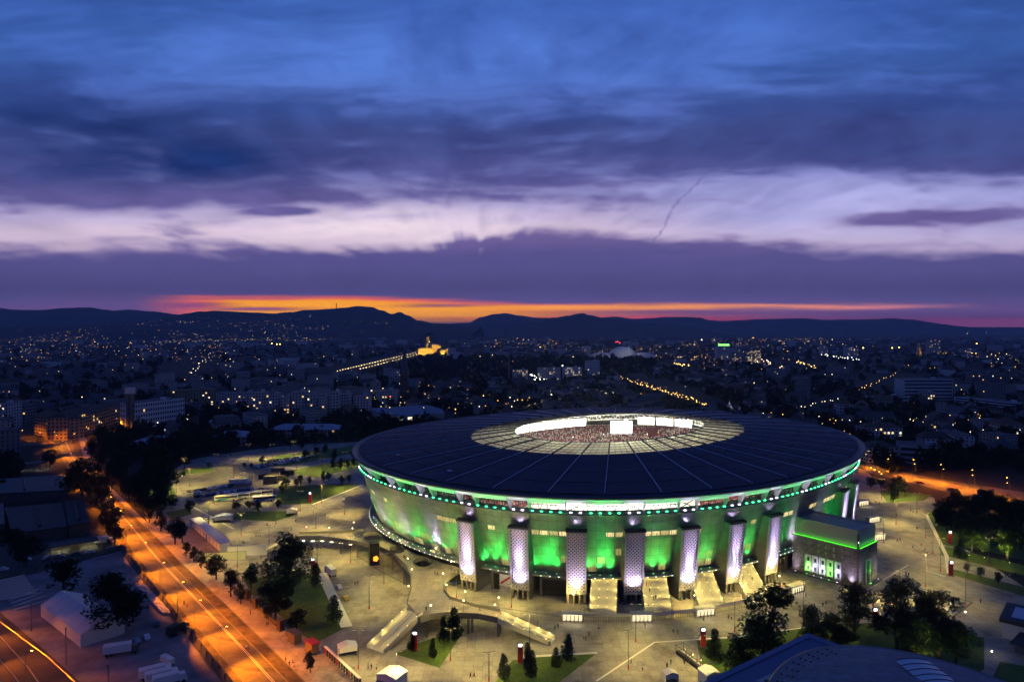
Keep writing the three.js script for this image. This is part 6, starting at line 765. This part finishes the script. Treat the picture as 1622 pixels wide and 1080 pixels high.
{ for (const [x, y, R, h, l] of [[1156, 655, 9, 15, 'large glowing white peaked circus tent behind the stadium roof'], [1172, 655, 5, 9, 'smaller glowing white peaked tent beside the circus tent']]) { const p = G(x, y), g = thing('peaked_tent', l, 'tent', p); part(g, 'canopy', new THREE.LatheGeometry([[0, h], [R * .12, h * .82], [R * .35, h * .5], [R * .8, h * .22], [R, h * .14]].map(([a, b]) => new THREE.Vector2(a, b)), 12), new THREE.MeshPhysicalMaterial({ color: rgb(.8, .76, .7), roughness: .9, transmission: .5, thickness: 0, side: THREE.DoubleSide })); part(g, 'finial', cyl(.3, .1, 2, 0, h + .8, 0), M.white); for (let i = 0; i < 8; i++) part(g, 'rope', bar(V3(R * .98 * Math.cos(i * .785), h * .14, R * .98 * Math.sin(i * .785)), V3(R * 1.25 * Math.cos(i * .785), 0, R * 1.25 * Math.sin(i * .785)), .12), M.white); part(g, 'lamp', new THREE.SphereGeometry(.24, 8, 6).translate(0, h * .35, 0), glow(1, .85, .7, 10)); point(p.clone().setY(h * .35), rgb(1, .82, .66), 190, 8); part(g, 'lamp', new THREE.SphereGeometry(.2, 8, 6).translate(0, 2, R * 1.3), glow(1, .85, .7, 8)); point(p.clone().add(V3(0, 2, R * 1.3)), rgb(1, .82, .66), 60, 8); } }
{ const p = G(1456, 569), g = thing('lit_monument', 'orange lit stepped monument on the far plain', 'monument', p); part(g, 'tower', merge([bx(16, 26, 10, 0, 13, 0), bx(11, 16, 8, 0, 34, 0), bx(6, 12, 6, 0, 46, 0)]), std(rgb(.6, .45, .25), .9)); for (const x of [-6, 6]) spot(p.clone().add(V3(x * 3, 1, 26)), p.clone().add(V3(x * .3, 24, 0)), rgb(1, .5, .06), 2600, .8, .8, 20); part(g, 'floodlight', bx(3, 1, 1, 18, .6, 26), glow(1, .5, .06, 6)); part(g, 'floodlight', bx(3, 1, 1, -18, .6, 26), glow(1, .5, .06, 6)); }
{ // lit museum at the end of the boulevard and the column behind it
  const gm = std(rgb(.6, .45, .22), .9); [[662, 688, 563, 26, 'long golden lit museum front at the end of the boulevard'], [684, 698, 560, 36, 'tall golden lit museum middle at the end of the boulevard'], [697, 714, 563, 22, 'golden lit museum wing right of the boulevard end']].forEach(([a, b, y, h, l]) => { const q = building(a, b, y, h, 30, l, { wall: gm, lit: .1 }); const n = V3(0, 0, 1); spot(q.c.clone().add(V3(-q.w * .3, 2, 34)), q.c.clone().add(V3(-q.w * .2, h * .6, 0)), rgb(1, .62, .08), 9000, 1.0, .8, 30); spot(q.c.clone().add(V3(q.w * .3, 2, 34)), q.c.clone().add(V3(q.w * .2, h * .6, 0)), rgb(1, .62, .08), 9000, 1.0, .8, 30); part(q.g, 'floodlight', bx(3, 1, 1, 0, 1, 36), glow(1, .6, .1, 6)); });
  { const p = V3(0, 0, 0).copy(G(677, 560)); const g = thing('lit_column', 'golden lit column behind the museum', 'column', p); part(g, 'shaft', cyl(4, 3, 58, 0, 29, 0, 10), gm); part(g, 'crown', bx(12, 12, 8, 0, 62, 0), gm); spot(p.clone().add(V3(0, 4, 60)), p.clone().add(V3(0, 60, 0)), rgb(1, .62, .08), 16000, .5, .8, 30); part(g, 'floodlight', bx(2, 1, 1, 0, .8, 60), glow(1, .6, .1, 6)); }
}
{ const D = 6700, p = V3((532.6 - 811) / FOC * D, 0, -D), y0 = EYE_H + (519 - 490) / FOC * D; const g = thing('hill_mast', 'thin broadcast mast on the hilltop in the afterglow', 'mast', p.setY(y0 - 8)); part(g, 'shaft', cyl(4.5, 3, 74, 0, 37, 0, 8), M.dark); part(g, 'platform', cyl(6, 6, 5, 0, 50, 0, 10), M.dark); }
// generic houses: the three hundred that show largest are things of their own, the rest one mass
{
  const r = rng(99), list = [];
  const inPlaza = (x, z) => { let c = false; for (let i = 0, j = plazaLine.length - 1; i < plazaLine.length; j = i++) { const a = plazaLine[i], b = plazaLine[j]; if ((a.z > z) !== (b.z > z) && x < (b.x - a.x) * (z - a.z) / (b.z - a.z) + a.x) c = !c; } return c; };
  const nearRoad = (x, z) => { for (let i = 0; i <= 40; i++) { const p = mid(i / 40, .5); if ((p.x - x) ** 2 + (p.z - z) ** 2 < 38 * 38) return true; } return false; };
  const park = (x, z) => { const d = -z, s = x / d * FOC + 811; return (s > 640 && s < 1040 && d > 1250 && d < 2300) || (s > 180 && s < 560 && d < 640) || (s > 540 && s < 820 && d < 740) || (s > 1460 && d < 470) || (s < 200 && d < 520) || (s > 1360 && d < 545); };
  const extra = [[60, 600, 200, 582], [250, 610, 400, 578], [420, 562, 560, 548], [1190, 606, 1330, 592], [1350, 622, 1420, 592], [1230, 652, 1330, 632], [1400, 577, 1520, 586], [700, 547, 840, 542], [20, 562, 180, 553], [300, 592, 330, 562], [1530, 590, 1622, 600], [30, 640, 190, 622]];
  const rows = [[532, 588, 660, 558], [540, 592, 662, 561], [981, 597, 1138, 648], [1010, 603, 1120, 640], [1048, 563, 1134, 566], [1056, 575, 1120, 582], [1262, 572, 1296, 582], [850, 551, 940, 557], [120, 541, 240, 546], [330, 543, 420, 545], [838, 592, 860, 602], [1195, 568, 1240, 580], [1300, 560, 1360, 570], [1500, 560, 1622, 562], [1535, 616, 1622, 622], ...extra];   // streets kept open
  for (const [a, b, c, e] of rows) for (let i = 0; i <= 24; i++) { const p = G(lerp(a, c, i / 24), lerp(b, e, i / 24)), q = clamp(-p.z / 28, 26, 70); occupied.push([p.x, p.z + q * .75, q]); }
  let d = 520, row = 0;
  while (d < 5600) { const step = 26 + d * .0135; for (let x = -d * .82; x < d * .82; x += step * (1.0 + .5 * r())) { const X = x + (r() - .5) * step * .7, Z = -(d + (r() - .5) * step * .9); if (inPlaza(X, Z) || nearRoad(X, Z) || park(X, Z)) continue; const k = noise(X / 260 + 5, Z / 260), w = (12 + 22 * r()) * (1 + d / 4200), dp = (9 + 8 * r()) * (1 + d / 5000), h = (k > .62 && r() < .5 ? 16 + 12 * r() : 6 + 8 * r()) * (1 + d / 12000); if (!isFree(X, Z, Math.max(w, dp) * .5)) continue; if (r() < .13) continue; occupied.push([X, Z, Math.min(w, dp) * .42]); list.push({ x: X, z: Z, w, d: dp, h, t: Math.round(noise(X / 500, Z / 500 + 50) * 8) * .35 + (r() < .5 ? 0 : Math.PI / 2), rank: w * h / (Z * Z), q: r(), s: r() }); } d += step * 1.05; row++; }
  list.sort((a, b) => b.rank - a.rank);
  const near = list.slice(0, 285), far = list.slice(285), toneN = ['grey', 'pale grey', 'dark grey', 'cream', 'brown grey', 'white'], zone = (x, z) => { const s = x / -z * FOC + 811; return (s < 330 ? 'left of the slender tower side of town' : s < 650 ? 'behind the slab apartment blocks' : s < 830 ? 'between the church spire and the thin mast' : s < 1140 ? 'behind the stadium roof' : s < 1370 ? 'right of the circus tents' : 'below the white hospital'); };
  for (const b of near) {
    const ti = Math.floor(b.q * 6), hipR = b.h < 14, wall = wallTones[ti], g = thing('town_house', '', 'house', V3(b.x, 0, b.z), 'houses of the town', b.t); later(g, `${toneN[ti]} ${b.h > 18 ? 'tall block' : b.h > 11 ? 'town house' : 'low house'} with ${hipR ? 'pitched roof' : 'flat roof'}`, 'house' + ti + (b.h > 18 ? 2 : b.h > 11 ? 1 : 0));
    part(g, 'wall', bx(b.w, b.h, b.d, 0, b.h / 2, 0), wall); const rf = part(g, 'roof', hipR ? hip(b.w + .8, b.d + .8, 2.5 + b.d * .22, b.s < .5 ? .9 : .05).translate(0, b.h, 0) : bx(b.w + .2, .6, b.d + .2, 0, b.h + .3, 0), hipR ? roofTones[Math.floor(b.s * 5)] : roofTones[2]); part(rf, 'chimney', bx(.8, 1.8, .8, b.w * .22, b.h + (hipR ? 2.6 : 1.2), 0), M.concreteDark);
    const fl = Math.max(1, Math.round(b.h / 3.2)), nc = Math.max(2, Math.round(b.w / 3.4)), ns = Math.max(2, Math.round(b.d / 3.6)), dk = []; for (let i = 0; i < fl; i++) { const y = (i + .55) * b.h / fl; for (let k = 0; k < nc; k++) for (const s of [-1, 1]) { const x = (k + .5) * b.w / nc - b.w / 2; if (r() < .022) part(g, 'lit_window', bx(1.2, 1.4, .14, x, y, s * (b.d / 2 + .02)), winLit[Math.floor(r() * 3)]); else dk.push(bx(1.1, 1.4, .1, x, y, s * (b.d / 2 + .01))); } for (let k = 0; k < ns; k++) for (const s of [-1, 1]) dk.push(bx(.1, 1.4, 1.1, s * (b.w / 2 + .01), y, (k + .5) * b.d / ns - b.d / 2)); } part(g, 'window_grid', merge(dk), winDark).userData.kind = 'stuff';
  }
  const unit = merge([bx(1, 1, 1, 0, .5, 0)]), unitRoof = hip(1.06, 1.06, .45, .6).translate(0, 1, 0), mk = (geo, mat, L, nm, col) => { const im = new THREE.InstancedMesh(geo, mat, L.length); im.name = nm; im.userData = { kind: 'stuff', label: 'dark mass of far roofs and house walls across the plain', category: 'far city' }; const m = new THREE.Matrix4(), c = new THREE.Color(), q = new THREE.Quaternion(); L.forEach((b, i) => { q.setFromAxisAngle(V3(0, 1, 0), b.t); m.compose(V3(b.x, 0, b.z), q, V3(b.w, b.h, b.d)); im.setMatrixAt(i, m); col(c, b); im.setColorAt(i, c); }); scene.add(shadowed(im)); };
  mk(unit, std(rgb(1, 1, 1), .9), far, 'far_house_walls', (c, b) => { const v = .16 + .55 * b.q * b.q; c.setRGB(v, v * .96, v * .92); }); mk(unitRoof, std(rgb(1, 1, 1), .85), far.filter((b) => b.h < 20), 'far_house_roofs', (c, b) => { const v = .05 + .06 * b.s; b.q < .5 ? c.setRGB(v * 1.2, v * .8, v * .65) : c.setRGB(v, v, v * 1.05); });
  // tree masses between the houses
  const blobs = leafCloud([[0, .8, 0, .8], [.6, .6, .3, .55], [-.5, .7, -.4, .55], [.1, 1.2, .2, .5]], 60, .26, 5), T2 = [], rt = rng(41);
  for (let i = 0; i < 30000 && T2.length < 5200; i++) { const dd = 430 * Math.pow(11, rt()), a = (rt() - .5) * 1.36, x = dd * Math.tan(a), z = -dd; if (inPlaza(x, z) || nearRoad(x, z)) continue; const s = x / dd * FOC + 811, inPark = (s > 640 && s < 1040 && dd > 1200 && dd < 2350) || (s > 170 && s < 560 && dd < 660) || (s > 540 && s < 820 && dd < 760); if (s > 1345 && dd < 492) continue; if (!inPark && (rt() < .3 || !isFree(x, z, 1))) continue; if (inPark && !isFree(x, z, 0)) continue; T2.push([x, z, (4.5 + 4.5 * rt()) * (1 + dd / 9000), rt()]); }
  const im = new THREE.InstancedMesh(blobs, std(rgb(1, 1, 1), .9, { side: THREE.DoubleSide }), T2.length); im.name = 'far_woods'; im.userData = { kind: 'stuff', label: 'dark mass of trees between the far houses and in the park', category: 'woods' }; { const m = new THREE.Matrix4(), q = new THREE.Quaternion(), c = new THREE.Color(); T2.forEach(([x, z, s, w], i) => { q.setFromAxisAngle(V3(0, 1, 0), w * 6.28); m.compose(V3(x, 0, z), q, V3(s, s * (.9 + .5 * w), s)); im.setMatrixAt(i, m); c.setRGB(.03 + .02 * w, .045 + .03 * w, .02); im.setColorAt(i, c); }); } scene.add(shadowed(im));
  // lamps and lit windows of the far city
  const Ls = [], rl = rng(123), add = (x, y, z, s, c, k) => Ls.push([x, y, z, s, c, k]); const cols = [[1, .5, .1], [1, .66, .26], [1, .86, .6], [1, .56, .14], [1, .42, .06]];
  for (let i = 0; i < 3600; i++) { const dd = 560 * Math.pow(9.5, Math.pow(rl(), .8)), x = dd * .8 * (rl() * 2 - 1), z = -dd; if (inPlaza(x, z) || (park(x, z) && rl() < .85) || fbm(x / (120 + dd * .12), z / (90 + dd * .1) + 30, 3) < .5 + .12 * rl()) continue; add(x, 9 + rl() * 9 + dd * .002, z, (.34 + dd * .00032) * (.5 + .9 * rl() * rl()), rl() < .06 ? [.75, .9, 1] : cols[Math.floor(rl() * 5)], 1.2 + 16 * rl() * rl() * rl()); }
  for (const [k, n, v0, v1, u0, u1, s] of [[2, 900, .16, .64, .12, .9, 1.9], [6, 700, .2, .7, .1, .95, 1.5], [0, 90, .05, .35, .2, .9, 2], [5, 80, .05, .4, .5, .95, 2.4], [3, 40, .05, .3, .3, .9, 2.2]]) for (let i = 0; i < n; i++) { const c = fbm(i * .37, k, 2), u = lerp(u0, u1, clamp(rl() * .8 + c * .2)), v = lerp(v0, v1, rl() * rl()), p = slopes[k](u, v); if (k !== 0 && k !== 5 && fbm(p.x / 330 + 8, p.z / 330, 3) < .53) continue; add(p.x, Math.max(p.y, 0) + 7, p.z, s * (.45 + .7 * rl() * rl()), cols[Math.floor(rl() * 3)], 1.2 + 7 * rl() * rl()); }
  const line = (x0, y0, x1, y1, n, c, k, s, h = 8, jit = 0) => { for (let i = 0; i < n; i++) { const p = G(lerp(x0, x1, (i + .5) / n) + (rl() - .5) * jit, lerp(y0, y1, (i + .5) / n) + (rl() - .5) * jit * .5, h); add(p.x, h, p.z, s, c, k * (1 + 2.2 * rl())); } };
  line(532, 588, 660, 558, 30, [1, .7, .3], 4, .95); line(540, 592, 662, 561, 26, [1, .66, .26], 4, .95); line(981, 597, 1138, 648, 46, [1, .5, .1], 4, .62, 8, 5); line(1010, 603, 1120, 640, 26, [1, .52, .12], 3.5, .55, 8, 10); line(1048, 563, 1134, 566, 44, [1, .55, .14], 4, 1.1, 9, 9); line(1056, 575, 1120, 582, 30, [1, .58, .16], 4, 1, 9, 6); line(1262, 572, 1296, 582, 22, [1, .6, .2], 3.5, 1, 8, 8); line(850, 551, 940, 557, 10, [1, .6, .12], 6, 1.8, 9, 8); line(120, 541, 240, 546, 26, [1, .75, .4], 4, 1.6, 9, 5); line(330, 543, 420, 545, 20, [1, .8, .5], 4, 1.6, 9, 4); line(500, 516, 620, 514, 26, [1, .75, .4], 3, 1.7, 60, 4); line(690, 530, 735, 533, 20, [1, .6, .1], 5, 2, 25, 4); line(838, 592, 860, 602, 8, [1, .95, .8], 8, .8, 14, 6); line(1195, 568, 1240, 580, 16, [1, .7, .4], 4, 1, 16, 10); line(1300, 560, 1360, 570, 18, [1, .95, .85], 4, 1, 20, 8); line(1500, 560, 1622, 562, 22, [1, .6, .2], 4, 1.2, 10, 8); line(600, 660, 560, 680, 6, [1, .5, .1], 4, .4, 7, 8); line(1380, 740, 1400, 752, 4, [1, .55, .12], 5, .35, 9, 6); line(230, 672, 300, 664, 6, [1, .8, .5], 5, .4, 7, 6); line(750, 644, 830, 640, 12, [1, .6, .2], 4, .45, 6, 14); line(1535, 616, 1622, 622, 8, [1, .5, .1], 6, .7, 8, 6); line(1380, 655, 1600, 690, 10, [1, .75, .45], 4, .35, 7, 30);
  for (const [a, b, c, e] of extra) { const p = G((a + c) / 2, (b + e) / 2), d = -p.z; line(a, b, c, e, 9 + Math.floor(rl() * 8), rl() < .7 ? [1, .48, .09] : [1, .8, .5], 3, .2 + d * .00026, 8, 8); }
  for (const [x, y, c, k, s] of [[979, 541, [1, .05, .06], 6, 2.4], [982, 543, [1, .05, .06], 6, 2.4], [976, 542, [1, .05, .06], 6, 2.2], [915.5, 527, [1, .08, .2], 5, 2.6], [915.5, 523, [1, .08, .2], 4, 2.2], [618, 628, [1, .08, .03], 9, .5], [1108, 527, [1, .95, .8], 9, 2.6], [1112, 538, [1, .95, .8], 10, 2.6], [1193, 535, [1, .5, .1], 9, 2.4], [1533, 528, [1, .9, .7], 8, 2.2], [1563, 528, [1, .9, .7], 8, 2.2], [300, 536, [1, .9, .6], 7, 2.4], [172, 535, [1, .7, .2], 8, 3], [178, 537, [1, .7, .2], 8, 3], [430, 544, [1, .65, .12], 8, 2.6], [438, 545, [1, .65, .12], 8, 2.6], [443, 545, [1, .65, .12], 7, 2.4], [697, 520, [1, .7, .2], 6, 2], [680, 541, [1, .62, .1], 6, 2.4], [1548, 544, [1, .5, .1], 9, 3], [1368, 551, [1, .6, .15], 9, 2.6], [1414, 551, [1, .5, .1], 9, 2.4], [1425, 550, [1, .5, .1], 9, 2.4], [1100, 546, [1, .5, .1], 6, 2], [891, 579, [1, .95, .8], 12, 1.0], [847, 601, [1, .92, .75], 12, .9], [1287, 526, [1, .95, .8], 6, 2.6]]) { const p = G(x, y, 24); add(p.x, 24, p.z, s, c, k * 1.6); }
  const lm = new THREE.InstancedMesh(new THREE.OctahedronGeometry(1, 0), new THREE.MeshBasicMaterial({ color: 0xffffff }), Ls.length); lm.name = 'city_lights'; lm.userData = { kind: 'stuff', label: 'scattered street lamps and lit windows of the far city', category: 'city lights' }; { const m = new THREE.Matrix4(), c = new THREE.Color(); Ls.forEach(([x, y, z, s, q, k], i) => { m.makeScale(s, s, s).setPosition(x, y, z); lm.setMatrixAt(i, m); c.setRGB(q[0] * k, q[1] * k, q[2] * k); lm.setColorAt(i, c); }); } scene.add(lm);
}
scene.fog = new THREE.FogExp2(rgb(.55, .7, 1), .000065);
// ---------------------------------------------------------------- labels by nearness to landmarks
{
  const marks = [['the stone tower', 137, -284], ['the footbridge', -30, -268], ['the fountain', 163, -258], ['the long canopy', -140, -340], ['the coaches', -155, -420], ['the glowing stairs', 48, -250], ['the tent hall', -165, -235], ['the carport', -215, -320], ['the crossroads', -420, -640], ['the blue domed roof', 92, -180], ['the lit park trees', 240, -335], ['the orange road', 330, -480], ['the lawn conifers', 5, -215], ['the brick gate', -95, -262], ['the display pillar', -61, -303], ['the food stand', 56, -218], ['the circus tents', 300, -845], ['the church spire', -170, -1040], ['the slab blocks', -290, -830], ['the white hospital', 640, -1060], ['the slender tower', -420, -715], ['the far plain tower', 1500, -2500], ['the boulevard', -350, -2600], ['the thin mast', -6, -1330], ['the white gabled house', 390, -800], ['the factory hall', -125, -740], ['the crowded car park', -210, -520]];
  const one = ['', 'first', 'second', 'third', 'fourth', 'fifth', 'sixth', 'seventh', 'eighth', 'ninth', 'tenth', 'eleventh', 'twelfth', 'thirteenth', 'fourteenth', 'fifteenth', 'sixteenth', 'seventeenth', 'eighteenth', 'nineteenth'], ten = ['', '', 'twent', 'thirt', 'fort', 'fift', 'sixt'];
  const ord = Array.from({ length: 70 }, (_, i) => i === 0 ? 'nearest' : (i < 19 ? one[i + 1] : (i + 1) % 10 ? ten[Math.floor((i + 1) / 10)] + 'y-' + one[(i + 1) % 10] : ten[(i + 1) / 10] + 'ieth') + ' nearest');
  const bins = new Map();
  for (const q of pending) { const p = q.o.position; let best = 1e9, b = null; for (const m of marks) { const d = Math.hypot(p.x - m[1], p.z - m[2]); if (d < best) { best = d; b = m; } } q.d = best; const k = q.base + '|' + b[0]; if (!bins.has(k)) bins.set(k, { m: b[0], list: [] }); bins.get(k).list.push(q); }
  for (const { m, list } of bins.values()) { list.sort((a, b) => a.d - b.d); list.forEach((q, i) => { q.o.userData.label = list.length === 1 ? `${q.base}, beside ${m}`.replace('beside', q.d > 60 ? 'towards' : 'beside') : `${q.base}, ${i < ord.length ? ord[i] : 'far from'} ${i < ord.length ? m.replace('the', 'the') : m}`; }); }
}
renderer.render(scene, camera);
